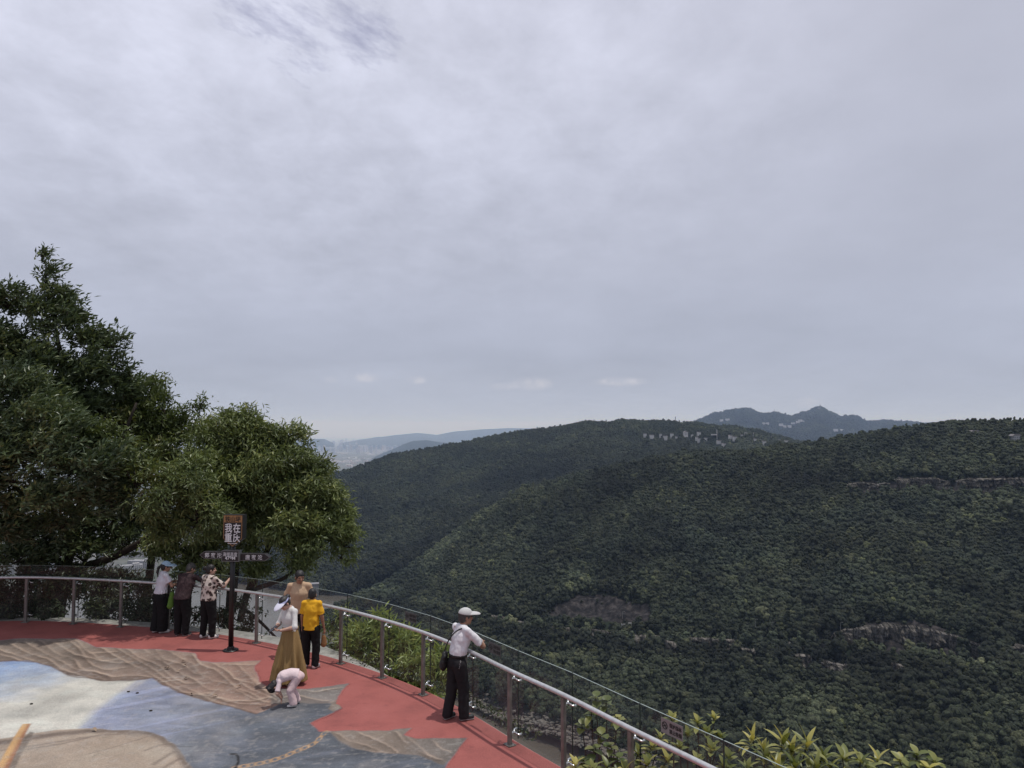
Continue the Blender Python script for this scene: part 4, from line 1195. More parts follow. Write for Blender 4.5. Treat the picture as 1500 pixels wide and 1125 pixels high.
def build_person(name_label, cat_loc, yaw, H, J, mats, wear, female=False, group=None):
    """J: joints in local metres (forward +Y, person's right +X). returns root body object"""
    s = H / 1.7
    pts = np.array([J[k] for k in J if isinstance(J[k], np.ndarray) and J[k].shape == (3,)])
    lo = pts.min(0) - 0.22 * s; hi = pts.max(0) + 0.22 * s; lo[2] = min(lo[2], -0.02)
    hR = J['headR']; hc = J['head']
    S = SDF(lo, hi, 0.0075)
    fw = J.get('fwd', np.array([0, 1.0, 0])); tw_ = 1.0 if not female else 0.93
    cf = J.get('chestfwd', fw)
    # trunk
    S.cone(J['pelvis'], J['waist'], 0.135 * s * (1.05 if female else 1), 0.118 * s * tw_, 0.03, (fw, 1.35))
    S.cone(J['waist'], J['chest'], 0.118 * s * tw_, 0.145 * s * tw_, 0.03, (cf, 1.4))
    S.cone(J['chest'], (J['shL'] + J['shR']) / 2, 0.140 * s * tw_, 0.085 * s, 0.03, (cf, 1.3))
    nb = (J['shL'] + J['shR']) / 2 + (J['neck'] - (J['shL'] + J['shR']) / 2) * 0.2
    S.chain([J['shL'], nb, J['shR']], [0.050 * s, 0.060 * s, 0.050 * s], 0.03)
    up = hR @ np.array([0, 0, 1.0]); hf = hR @ np.array([0, 1.0, 0])
    S.cone(J['neck'] - up * 0.03 * s, hc - up * 0.05 * s - hf * 0.015 * s, 0.056 * s * (0.88 if female else 1), 0.052 * s * (0.88 if female else 1), 0.02)
    # head
    hs = s * 1.07 * J.get('hscale', 1.0)
    q = lambda x, y, z: hc + hR @ (np.array([x, y, z]) * hs)
    S.ell(q(0, -0.012, 0.030), np.array([0.074, 0.092, 0.086]) * hs, hR, 0.02)
    S.ell(q(0, 0.020, -0.040), np.array([0.056, 0.066, 0.074]) * hs, hR, 0.02)
    S.ell(q(0, 0.058, -0.092), np.array([0.026, 0.022, 0.020]) * hs, hR, 0.018)     # chin
    S.cone(q(0, 0.082, 0.012), q(0, 0.104, -0.030), 0.008 * s, 0.014 * s, 0.010)     # nose
    S.ell(q(0, 0.078, -0.062), np.array([0.024, 0.012, 0.010]) * hs, hR, 0.008)     # mouth
    for sx in (-1, 1):
        S.ell(q(0.034 * sx, 0.082, 0.008), np.array([0.016, 0.010, 0.012]) * hs, hR, 0, True)
        S.ell(q(0.036 * sx, 0.068, -0.028), np.array([0.022, 0.018, 0.020]) * hs, hR, 0.012)
        S.ell(q(0.076 * sx, -0.008, -0.014), np.array([0.010, 0.020, 0.032]) * hs, hR, 0.006)
        S.cone(q(0.014 * sx, 0.083, 0.026), q(0.05 * sx, 0.072, 0.026), 0.009 * s, 0.007 * s, 0.008)
    # arms and hands
    for sd, g in (('L', -1), ('R', 1)):
        S.chain([J['sh' + sd], J['el' + sd], J['wr' + sd]], [0.050 * s, 0.037 * s, 0.026 * s], 0.02)
        m = J['el' + sd] * 0.7 + J['wr' + sd] * 0.3
        S.cone(J['el' + sd], m, 0.036 * s, 0.036 * s, 0.015)
        hd = J.get('hand' + sd, J['wr' + sd] - J['el' + sd]); hn = J.get('palm' + sd, np.array([-g, 0.2, 0]))
        hand_sdf(S, J['wr' + sd], hd, hn, J.get('thumb' + sd, g), s * (0.93 if female else 1.0), J.get('curl' + sd, 0.6))
        S.chain([J['hip' + sd], J['kn' + sd], J['an' + sd]], [0.083 * s, 0.055 * s, 0.038 * s], 0.025)
        k_ = J['kn' + sd] * 0.68 + J['an' + sd] * 0.32 - fw * 0.018 * s
        S.cone(J['kn' + sd], k_, 0.050 * s, 0.054 * s, 0.02); S.cone(k_, J['an' + sd], 0.054 * s, 0.036 * s, 0.02)
        t = J['toe' + sd]
        S.cone(J['an' + sd] - np.array([0, 0, 0.03 * s]), t, 0.036 * s, 0.028 * s, 0.02)
    o = link('person', S.mesh('person', mats['skin']))
    o.location = tuple(map(float, cat_loc)); o.rotation_euler = (0, 0, yaw)
    tag(o, name_label, 'person', group)
    for sx in (-1, 1):
        mb = MB(); c = q(0.034 * sx, 0.077, 0.008)
        V, Fs = I1; mb.add([c + hR @ (v * np.array([.013, .008, .009]) * s) for v in V], [tuple(f) for f in Fs])
        mb.build('eye', m_eye, o, True)
    for fn in wear: fn(o, J, s, q)
    return o

def grid_for(pts, pad):
    pts = np.array(pts); return pts.min(0) - pad, pts.max(0) + pad

def shirt(mat, sleeve=0.75, hem=None, loose=0.02, flare=0.0, name='shirt', seed=1, hemn=None, wr=0.010, ruffle=0):
    def f(o, J, s, q):
        names = ['pelvis', 'waist', 'chest', 'shL', 'shR', 'elL', 'elR', 'neck', 'wrL', 'wrR']
        lo, hi = grid_for([J[k] for k in names], 0.26 * s)
        S = SDF(lo, hi, 0.009)
        fw = J.get('fwd', np.array([0, 1.0, 0])); cf = J.get('chestfwd', fw)
        B = J.get('bulk', 1.0)
        base = J['pelvis'] + (J['pelvis'] - J['waist']) * 0.35
        S.cone(base, J['waist'], 0.142 * s * B + loose + flare, 0.132 * s * B + loose, 0.03, (fw, 1.30))
        S.cone(J['waist'], J['chest'], 0.132 * s * B + loose, 0.152 * s * B + loose * 0.8, 0.04, (cf, 1.33))
        S.cone(J['chest'], (J['shL'] + J['shR']) / 2, 0.150 * s * B + loose * .8, 0.10 * s, 0.04, (cf, 1.25))
        nb = (J['shL'] + J['shR']) / 2 + (J['neck'] - (J['shL'] + J['shR']) / 2) * 0.25
        S.chain([J['shL'], nb, J['shR']], [0.054 * s, 0.066 * s, 0.054 * s], 0.035)
        for sd in 'LR':
            sl = sleeve
            if sl <= 1:
                e = J['sh' + sd] + (J['el' + sd] - J['sh' + sd]) * sl
                S.cone(J['sh' + sd], e, 0.055 * s, 0.056 * s + loose * 0.55, 0.03)
                S.cut_local = None
                d = (J['el' + sd] - J['sh' + sd]); d = d / np.linalg.norm(d)
                # flat sleeve end
                sl_, X = S._sub(e - 0.14 * s, e + 0.14 * s)
                a = (X - e) @ d
                near_ = np.linalg.norm((X - e) - a[..., None] * d, axis=-1) < 0.085 * s
                S.D[sl_] = np.where(near_ & (a > -0.02), np.maximum(S.D[sl_], a), S.D[sl_])
            else:
                S.chain([J['sh' + sd], J['el' + sd], J['el' + sd] + (J['wr' + sd] - J['el' + sd]) * (sl - 1)], [0.054 * s, 0.047 * s + loose * .3, 0.040 * s + loose * .2], 0.03)
        if ruffle:
            g = np.meshgrid(*S.ax, indexing='ij')
            c = J['pelvis']; an = np.arctan2(g[1] - c[1], g[0] - c[0])
            hz = c[2] + (hem or 0)
            S.D += np.clip(1 - np.abs(g[2] - hz - 0.03) / 0.06, 0, 1) * 0.012 * np.sin(an * 16)
        S.wrinkle(wr, 0.11, seed, (1, 1, 0.6))
        if hem is not None:
            S.cut(J['pelvis'] + np.array([0, 0, hem]), hemn if hemn is not None else (0, 0, -1))
        # open neck
        S.ell(J['neck'] + np.array([0, 0, 0.055 * s]) + fw * 0.02 * s, np.array([0.068, 0.075, 0.062]) * s, None, 0, True)
        link(name, S.mesh(name, mat), o)
    return f

def trousers(mat, loose=0.015, wide=0.0, name='trousers', seed=3, top=0.05, endz=None):
    def f(o, J, s, q):
        lo, hi = grid_for([J[k] for k in ('pelvis', 'hipL', 'hipR', 'knL', 'knR', 'anL', 'anR')], 0.24 * s)
        S = SDF(lo, hi, 0.009)
        fw = J.get('fwd', np.array([0, 1.0, 0]))
        B = 1 + (J.get('bulk', 1.0) - 1) * 0.75
        up = J['waist'] - J['pelvis']; up = up / np.linalg.norm(up)
        S.cone(J['pelvis'] - up * 0.02 * s, J['pelvis'] + up * 0.10 * s, 0.146 * s * B + loose * .4, 0.134 * s * B + loose * .4, 0.03, (fw, 1.25))
        for sd in 'LR':
            e = J['an' + sd] + (J['an' + sd] - J['kn' + sd]) * 0.06
            S.chain([J['hip' + sd], J['kn' + sd], e], [0.096 * s * B + loose, 0.070 * s * B + loose + wide * .5, 0.060 * s + loose + wide], 0.018)
        S.wrinkle(0.011, 0.12, seed, (1, 1, 0.7))
        S.cut(J['pelvis'] + up * (0.10 * s + top), up)
        ez = min(J['anL'][2], J['anR'][2]) - 0.05 * s if endz is None else endz
        S.cut((0, 0, ez), (0, 0, -1))
        link(name, S.mesh(name, mat), o)
    return f

def shoes(mat, sole=None, big=1.0):
    def f(o, J, s, q):
        for sd in 'LR':
            t = J['toe' + sd].copy(); a = J['an' + sd].copy()
            d = t - a; d[2] = 0; d /= np.linalg.norm(d)
            heel = np.array([a[0], a[1], 0.045 * s]) - d * 0.035 * s; tip = np.array([a[0], a[1], 0.038 * s]) + d * 0.128 * s
            if 'heelz' + sd in J: heel = heel + np.array([0, 0, J['heelz' + sd]])
            lo, hi = grid_for([heel, tip], 0.12)
            S = SDF(lo, hi, 0.006)
            S.cone(heel, tip, 0.043 * s * big, 0.040 * s * big, 0.02)
            S.cone(heel + np.array([0, 0, 0.02 * s]), a * .75 + heel * .25 , 0.042 * s * big, 0.040 * s * big, 0.02)
            S.cut((0, 0, 0.014 if 'heelz' + sd not in J else -1), (0, 0, -1)); S.cut((0, 0, heel[2] + 0.055 * s), (0, 0, 1))
            sh = link('shoe', S.mesh('shoe', mat), o)
            if sole is not None and 'heelz' + sd not in J:
                S = SDF(lo, hi, 0.006); S.cone(heel, tip, 0.047 * s * big, 0.045 * s * big, 0.02)
                S.cut((0, 0, 0.003), (0, 0, -1)); S.cut((0, 0, 0.022), (0, 0, 1))
                link('sole', S.mesh('sole', sole), sh)
    return f

def hair(mat, kind='short', seed=5):
    def f(o, J, s, q):
        s = s * 1.07 * J.get('hscale', 1.0)
        hR = J['headR']; hc = J['head']
        lo = hc - 0.34 * s; hi = hc + 0.24 * s
        S = SDF(lo, hi, 0.007)
        S.ell(q(0, -0.016, 0.036), np.array([0.084, 0.101, 0.093]) * s, hR, 0.01)
        if kind in ('short',):
            S.ell(q(0, -0.045, -0.02), np.array([0.078, 0.068, 0.075]) * s, hR, 0.02)
        else:
            S.ell(q(0, -0.04, -0.02), np.array([0.082, 0.072, 0.085]) * s, hR, 0.02)
        # face opening
        S.ell(q(0, 0.10, -0.045), np.array([0.072, 0.10, 0.088]) * s, hR, 0, True)
        S.ell(q(0, 0.04, -0.13), np.array([0.2, 0.11, 0.09]) * s, hR, 0, True)
        for sx in (-1, 1): S.ell(q(0.086 * sx, 0.0, -0.02), np.array([0.022, 0.026, 0.036]) * s, hR, 0, True)
        if kind == 'bun': S.ell(q(0, -0.125, 0.045), np.array([0.045, 0.042, 0.045]) * s, hR, 0.012)
        if kind == 'tail':
            S.chain([q(0, -0.10, 0.02), q(0, -0.155, -0.03), q(0, -0.165, -0.13), q(0.0, -0.14, -0.24)], [0.026 * s, 0.032 * s, 0.028 * s, 0.010 * s], 0.012)
        if kind == 'buns':
            for sx in (-1, 1): S.ell(q(0.062 * sx, -0.06, 0.095), np.array([0.036, 0.036, 0.036]) * s, hR, 0.008)
            S.chain([q(0, -0.08, -0.05), q(0, -0.03, -0.12)], [0.05 * s, 0.03 * s], 0.02)
        S.wrinkle(0.006, 0.035, seed, (1, 1, .6))
        link('hair', S.mesh('hair', mat), o)
    return f

def cap(mat, kind='cap', brim=0.085, name='cap', brimmat=None):
    def f(o, J, s, q):
        s = s * 1.07 * J.get('hscale', 1.0)
        hR = J['headR']; hc = J['head']
        S = SDF(hc - 0.26 * s, hc + 0.26 * s, 0.006)
        if kind == 'cap':
            S.ell(q(0, -0.012, 0.045), np.array([0.092, 0.108, 0.092]) * s, hR, 0.01)
        else:
            S.ell(q(0, -0.012, 0.042), np.array([0.090, 0.106, 0.090]) * s, hR, 0.01)
        S.cut(q(0, 0, 0.040), -(hR @ np.array([0, 0.12, 1.0])))
        if kind == 'visor':
            S.cut(q(0, 0, 0.085), hR @ np.array([0, -0.15, 1.0]))
            S.ell(q(0, -0.014, 0.05), np.array([0.082, 0.098, 0.12]) * s, hR, 0, True)
        c = link(name, S.mesh(name, mat), o)
        S = SDF(hc - 0.30 * s, hc + 0.30 * s, 0.0042)
        if kind == 'wide':
            S.ell(q(0, 0.075, 0.030), np.array([0.135, 0.150, 0.040]) * s, hR, 0.0)
            S.ell(q(0, 0.070, 0.005), np.array([0.150, 0.165, 0.044]) * s, hR, 0, True)
        else:
            S.ell(q(0, 0.085, 0.040), np.array([0.088, 0.075 + brim, 0.036]) * s, hR, 0.0)
            S.ell(q(0, 0.078, 0.018), np.array([0.105, 0.085 + brim, 0.040]) * s, hR, 0, True)
        S.ell(q(0, -0.012, 0.03), np.array([0.084, 0.100, 0.2]) * s, hR, 0, True)
        if kind != 'wide': S.cut(q(0, 0.03, 0), hR @ np.array([0, -1.0, 0]))
        link('brim', S.mesh('brim', brimmat or mat), c)
    return f

A = lambda *v: np.array(v, float)
def base_joints(H, lean=0.0, stance=0.10, step=0.0, shw=0.100):
    """upright joints; lean tips the trunk forward (radians)"""
    h = H
    J = {}
    J['pelvis'] = A(0, 0, 0.53 * h)
    def tr(y, z):          # trunk point z above pelvis, tipped
        return J['pelvis'] + A(0, math.sin(lean) * z + math.cos(lean) * y, math.cos(lean) * z - math.sin(lean) * y)
    J['waist'] = tr(0, 0.09 * h); J['chest'] = tr(0.005 * h, 0.20 * h)
    J['shL'] = tr(-0.005 * h, 0.283 * h) + A(-shw * h, 0, 0); J['shR'] = tr(-0.005 * h, 0.283 * h) + A(shw * h, 0, 0)
    J['neck'] = tr(0, 0.315 * h)
    J['chestfwd'] = A(0, math.cos(lean), -math.sin(lean))
    for sd, g in (('L', -1), ('R', 1)):
        J['hip' + sd] = A(g * 0.052 * h, 0, 0.505 * h)
        yy = step * g
        J['kn' + sd] = A(g * (0.05 * h + stance) / 2 + g * 0.015, 0.015 + yy * .5, 0.285 * h)
        J['an' + sd] = A(g * stance, -0.01 + yy, 0.055 * h)
        J['toe' + sd] = J['an' + sd] + A(g * 0.03, 0.13, -0.055 * h + 0.03)
        J['el' + sd] = J['sh' + sd] + A(g * 0.03, -0.02, -0.175 * h)
        J['wr' + sd] = J['el' + sd] + A(0, 0.05, -0.145 * h)
    return J
def set_head(J, H, yaw=0, pitch=0, roll=0, fwd=0.02):
    R = rot(yaw, pitch, roll); J['headR'] = R
    J['head'] = J['neck'] + (R @ A(0, 0.012, 1.0)) * 0.075 * H + A(0, fwd, 0)
    return J
def yaw_to(dx, dy): return math.atan2(-dx, dy)
def to_local(pw, loc, yaw):
    c, s_ = math.cos(-yaw), math.sin(-yaw)
    x, y = pw[0] - loc[0], pw[1] - loc[1]
    return A(c * x - s_ * y, s_ * x + c * y, pw[2] - (loc[2] if len(loc) > 2 else 0))
def to_world(pl, loc, yaw):
    c, s_ = math.cos(yaw), math.sin(yaw)
    return A(loc[0] + c * pl[0] - s_ * pl[1], loc[1] + s_ * pl[0] + c * pl[1], pl[2])
def elbow(J, sd, H, out=A(0, 0, -1)):
    """place the elbow between shoulder and wrist with fixed limb lengths, bending toward out"""
    a, b = J['sh' + sd], J['wr' + sd]; l1, l2 = 0.175 * H, 0.150 * H
    d = b - a; L_ = np.linalg.norm(d); u = d / L_
    L_ = min(L_, (l1 + l2) * 0.998); J['wr' + sd] = a + u * L_
    x = (l1 * l1 - l2 * l2 + L_ * L_) / (2 * L_); hh = math.sqrt(max(l1 * l1 - x * x, 0))
    o = out - u * (out @ u); o /= np.linalg.norm(o)
    J['el' + sd] = a + u * x + o * hh

def at(px, py): 
    g = G(px, py); return (g[0], g[1], 0.004)

# ---- 1: woman in white blouse with a blue sun hat, leaning on the rail
H = 1.60; loc = at(233, 927); yw = yaw_to(0.72, 0.62)
J = base_joints(H, 0.16, 0.085, 0.05, 0.095); J['bulk'] = 1.10
J['wrR'] = A(0.10, 0.40, 1.09); J['wrL'] = A(-0.12, 0.42, 1.09)
for sd, g in (('R', 1), ('L', -1)):
    elbow(J, sd, H, A(g * 0.5, -0.2, -0.8)); J['hand' + sd] = A(-g * 0.6, 0.6, 0.05); J['palm' + sd] = A(0, 0.1, -1.0); J['curl' + sd] = 0.9; J['thumb' + sd] = -g
set_head(J, H, -0.25, 0.12)
p1 = build_person('woman in white short sleeved blouse and pale blue wide brimmed hat leaning on the railing', loc, yw, H, J, {'skin': m_skin},
    [trousers(m_black, 0.02, 0.035, endz=0.05), shirt(m_lav, 0.62, 0.035, 0.018, 0.02, 'blouse', 11, ruffle=1), shoes(m_shoe_w, m_sole), hair(m_hair, 'tail'), cap(m_visor, 'wide', name='sun_hat')], True)

# ---- 2: woman in dark maroon, bent over the rail
H = 1.60; loc = at(266, 931); yw = yaw_to(0.25, 0.97)
J = base_joints(H, 0.34, 0.10, 0.0, 0.108); J['bulk'] = 1.28
J['wrR'] = A(0.20, 0.55, 1.08); J['wrL'] = A(-0.20, 0.52, 1.08)
for sd, g in (('R', 1), ('L', -1)):
    elbow(J, sd, H, A(g * 0.9, -0.1, -0.4)); J['hand' + sd] = A(-g * 0.8, 0.4, 0.0); J['palm' + sd] = A(0, 0.1, -1.0); J['curl' + sd] = 0.9; J['thumb' + sd] = -g
set_head(J, H, -0.5, 0.35, 0.0, 0.04)
p2 = build_person('woman in dark maroon patterned blouse and black trousers bent over the railing', loc, yw, H, J, {'skin': m_skin},
    [trousers(m_black, 0.014, 0.006), shirt(m_maroon, 1.7, -0.03, 0.024, 0.012, 'blouse', 21, wr=0.012), shoes(m_shoe_b, m_sole), hair(m_hairg, 'bob')], True)

# ---- 3: woman in floral top pointing to the sign
H = 1.61; loc = at(304, 935); yw = yaw_to(0.55, 0.84)
J = base_joints(H, 0.05, 0.115, 0.03, 0.108); J['bulk'] = 1.27
hp = to_local(P(338, 846, loc[1] + 0.22), loc, yw)
J['wrR'] = hp * A(1, 1, 1); J['wrL'] = A(-0.12, 0.34, 1.05)
elbow(J, 'R', H, A(0.2, -0.2, -1)); elbow(J, 'L', H, A(-0.8, -0.4, -0.5))
d = J['wrR'] - J['elR']; J['handR'] = d; J['palmR'] = A(0, 0.2, -1); J['curlR'] = 0.7; J['palmL'] = A(0, 0, -1); J['curlL'] = 0.8; J['thumbL'] = 1
set_head(J, H, -0.55, 0.0)
p3 = build_person('woman in black and cream floral top stretching an arm toward the black sign post', loc, yw, H, J, {'skin': m_skin3},
    [trousers(m_black, 0.012, 0.0), shirt(m_floral, 0.95, -0.02, 0.026, 0.012, 'floral_top', 31, wr=0.012), shoes(m_shoe_w, m_sole), hair(m_hair, 'bun')], True)

# ---- 4: man in beige tee facing the viewer, head bowed
H = 1.74; loc = at(437, 962); yw = yaw_to(0.12, -0.99)
J = base_joints(H, 0.03, 0.11, 0.0, 0.104)
J['wrR'] = A(0.28, 0.10, 0.93); J['wrL'] = A(-0.27, 0.12, 0.93)
for sd, g in (('R', 1), ('L', -1)): elbow(J, sd, H, A(g * 0.4, -0.8, -0.3))
set_head(J, H, 0.45, 0.18, 0.0, 0.03)
p4 = build_person('man in plain beige tee standing by the railing with bowed head', loc, yw, H, J, {'skin': m_skin2},
    [trousers(m_dark, 0.015, 0.0), shirt(m_beige, 0.72, -0.05, 0.026, 0.0, 'tee', 41), shoes(m_shoe_b, m_sole), hair(m_hair, 'short')])

# ---- 5: boy in yellow tee seen from behind
H = 1.50; loc = at(455, 978); yw = yaw_to(0.10, 0.99)
J = base_joints(H, 0.02, 0.10, -0.03, 0.104)
J['wrR'] = A(0.24, 0.04, 0.74); J['wrL'] = A(-0.22, 0.10, 0.74)
for sd, g in (('R', 1), ('L', -1)): elbow(J, sd, H, A(g * 0.4, -0.7, -0.2))
J['curlR'] = 1.2
set_head(J, H, 0.1, 0.15)
p5 = build_person('boy in bright yellow tee and black trousers with his back turned', loc, yw, H, J, {'skin': m_skin2},
    [trousers(m_black, 0.014, 0.004), shirt(m_yellow, 0.80, -0.07, 0.030, 0.012, 'tee', 51, wr=0.013), shoes(m_shoe_w, m_sole), hair(m_hair, 'short')])
# bag hanging in his hand
hw = to_world(J['wrR'] + A(0, 0, -0.09), loc, yw)
def pouch(name, mat, top, w_, h_, d_, label, cat, strapmat=None, handle=0.08, yaw=0.0, slump=0.0):
    o = empty(name, top, label, cat, rz=yaw)
    S = SDF((-w_, -d_ - .05, -h_ - handle - .06), (w_, d_ + .05, 0.03), 0.006)
    S.chain([A(0, 0, -handle - 0.03), A(slump, 0, -handle - h_ + w_ * .4)], [w_ * .36, w_ * .55], 0.02, (A(0, 1, 0), 1.9))
    S.wrinkle(0.006, 0.12, 9, (1, 1, .5))
    link('bag_body', S.mesh('bag_body', mat), o)
    mb = MB(); mb.tube([(-w_ * .25, 0, -handle - .01), (-0.012, 0, -0.005), (0.012, 0, -0.005), (w_ * .25, 0, -handle - .01)], 0.006, 6)
    mb.build('handle', strapmat or mat, o, True)
    return o
pouch('hand_bag', m_orange, hw, 0.11, 0.20, 0.06, 'small orange brown bag hanging from the hand of the boy in yellow', 'bag', handle=0.05)

# ---- 6: woman in white top and long khaki skirt, looking at a phone
H = 1.60; loc = at(424, 1001); yw = yaw_to(-0.62, -0.78)
J = base_joints(H, 0.06, 0.07, 0.0, 0.092)
J['wrL'] = A(-0.10, 0.27, 1.005); J['wrR'] = A(0.07, 0.275, 1.00)
for sd, g in (('R', 1), ('L', -1)):
    elbow(J, sd, H, A(g * 0.8, -0.5, -0.5)); J['hand' + sd] = A(-g * 0.45, 0.8, 0.10); J['palm' + sd] = A(-g * 0.3, -0.1, 1.0); J['curl' + sd] = 0.8; J['thumb' + sd] = g
set_head(J, H, 0.1, 0.62, 0.0, 0.045)
def skirt(mat):
    def f(o, J, s, q):
        S = SDF((-0.50, -0.5, 0.03), (0.50, 0.5, 1.05), 0.010)
        g = np.meshgrid(*S.ax, indexing='ij')
        z = g[2]; t = np.clip((0.98 - z) / 0.9, 0, 1)
        an = np.arctan2(g[1], g[0]); r0 = 0.135 + 0.19 * t ** 0.85
        fold = np.clip(t * 1.3, 0, 1) * (0.042 * np.sin(an * 7 + 2.2 * np.sin(an * 2 + 1)) + 0.020 * np.sin(an * 17 + 3 * t + 2 * np.sin(an * 3)))
        S.D = (np.hypot(g[0], g[1] * 1.12) - r0 - fold) * 0.75
        S.wrinkle(0.006, 0.1, 66, (1, 1, .3))
        S.cut((0, 0, 0.97), (0, 0, 1)); S.cut((0, 0, 0.07), (0, 0, -1))
        sk = link('skirt', S.mesh('skirt', mat), o)
        mb = MB(); mb.lathe((0, 0, 0.955), [(0.138, 0), (0.143, 0.005), (0.143, 0.04), (0.138, 0.045)], 28); mb.build('waistband', mat, sk, True)
    return f
p6 = build_person('woman in white top, long khaki skirt and lilac sun visor looking down at a phone', loc, yw, H, J, {'skin': m_skin3},
    [skirt(m_khaki), shirt(m_offw, 1.08, 0.08, 0.010, 0.0, 'knit_top', 61, wr=0.007), shoes(m_shoe_b, None), hair(m_hair, 'bun'), cap(m_visor2, 'visor', 0.07, 'visor', cloth('white_brim', (0.66, 0.66, 0.76), 0.05))], True)
pw = to_world(A(-0.01, 0.37, 1.045), loc, yw)
ph = empty('phone', pw, 'dark mobile phone held by the woman in the long skirt', 'phone', rz=yw)
mb = MB(); M = Matrix.Rotation(rad(-28), 3, 'X') ; mb.box((0, 0, 0), (0.074, 0.155, 0.009), M); mb.build('phone_case', m_phone, ph)
mb = MB(); mb.box(M @ Vector((0, 0, 0.0055)), (0.066, 0.142, 0.002), M); mb.build('screen', simple('phone_glass', (0.03, 0.032, 0.04), 0.08), ph)

# ---- 7: small girl in pale pink bending down to the ground
H = 1.18; loc = at(425, 1034); yw = yaw_to(-0.93, -0.25)
J = {}
hipz = 0.55
J['pelvis'] = A(0, -0.13, hipz); J['waist'] = A(0, -0.02, hipz + 0.035); J['chest'] = A(0, 0.11, hipz + 0.005)
J['shL'] = A(-0.095, 0.20, hipz - 0.065); J['shR'] = A(0.095, 0.20, hipz - 0.065); J['neck'] = A(0, 0.225, hipz - 0.12); J['hscale'] = 1.28
J['fwd'] = A(0, 0.35, -0.94); J['chestfwd'] = A(0, -0.2, -0.98)
J['hipL'] = A(-0.06, -0.12, hipz - 0.03); J['hipR'] = A(0.06, -0.12, hipz - 0.03)
J['knL'] = A(-0.09, 0.0, 0.30); J['knR'] = A(0.09, -0.02, 0.31)
J['anL'] = A(-0.10, -0.06, 0.065); J['anR'] = A(0.09, -0.12, 0.065)
J['toeL'] = J['anL'] + A(0, 0.10, -0.04); J['toeR'] = J['anR'] + A(0, 0.10, -0.04)
J['wrL'] = A(-0.085, 0.16, 0.17); J['wrR'] = A(0.05, 0.15, 0.16)
elbow(J, 'L', H, A(-0.6, 0.4, 0)); elbow(J, 'R', H, A(0.6, 0.4, 0))
for sd in 'LR': J['hand' + sd] = A(0, 0.1, -1); J['palm' + sd] = A(0, -1, 0); J['curl' + sd] = 0.5
R = rot(0.25, 2.15); J['headR'] = R; J['head'] = J['neck'] + R @ A(0, 0.01, 0.098)
p7 = build_person('small girl in pale pink outfit bending down to touch the painted floor', loc, yw, H, J, {'skin': m_skin3},
    [trousers(m_pink, 0.020, 0.012, endz=0.05), shirt(cloth('pale_pink_top', (0.70, 0.57, 0.58), 0.05), 0.85, -0.01, 0.030, 0.035, 'pink_top', 71, hemn=(0, -1.0, -0.25), wr=0.008), shoes(m_shoe_w, None), hair(m_hair, 'buns')], True)

p7.scale = (0.88, 0.88, 0.88)
# ---- 8: man in white tee and grey cap leaning on the rail
H = 1.72; loc = at(669, 1054); yw = yaw_to(0.80, 0.60)
J = base_joints(H, 0.20, 0.10, 0.0, 0.106)
J['anR'] = A(0.10, 0.07, 0.09); J['toeR'] = J['anR'] + A(0.04, 0.13, -0.065)
J['anL'] = A(-0.10, -0.11, 0.09); J['toeL'] = J['anL'] + A(-0.03, 0.13, -0.065)
J['knL'] = A(-0.085, -0.03, 0.49); J['knR'] = A(0.085, 0.07, 0.49)
J['wrR'] = A(0.02, 0.47, 1.135); J['wrL'] = A(-0.16, 0.46, 1.135)
J['elR'] = A(0.245, 0.335, 1.13); J['elL'] = A(-0.33, 0.30, 1.13)
J['handR'] = A(-1, 0.35, 0.02); J['palmR'] = A(0, 0, -1); J['thumbR'] = -1; J['handL'] = A(0.9, 0.4, 0.1); J['palmL'] = A(0, 0, -1); J['thumbL'] = 1
set_head(J, H, -0.30, 0.05, 0.0, 0.05)
p8 = build_person('man in white tee, black trousers and pale grey cap leaning on the railing', loc, yw, H, J, {'skin': m_skin2},
    [trousers(m_dark, 0.016, 0.006, endz=0.04, top=0.0), shirt(m_white, 0.80, 0.085, 0.026, 0.0, 'tee', 81, wr=0.014), shoes(m_shoe_b, m_sole), hair(m_hairg, 'short'), cap(m_capg, 'cap', 0.065)])
# belt
Bm = MB(); Bm.lathe((0, 0, 0.53 * H + 0.070), [(0.160, 0), (0.168, 0.004), (0.166, 0.036), (0.158, 0.040)], 28)
Bm.v = [(x, y * 0.80 + 0.02, z) for x, y, z in Bm.v]; Bm.build('belt', m_bagb, p8, True)
mb = MB()
for k in range(5):
    c = A(0.172 + 0.004 * (k % 2), -0.045 - 0.004 * k, 0.95 - 0.026 * k)
    mb.tube([c + A(0.006 * math.cos(t), 0.011 * math.sin(t), 0.015 * math.cos(t * 1.0)) for t in np.linspace(0, 6.28, 9)], 0.0028, 5)
kc = empty('key_chain', to_world(A(0, 0, 0), loc, yw), 'silver key chain dangling from the belt of the man in white', 'keys', rz=yw)
mb.build('chain', m_metal, kc, True)
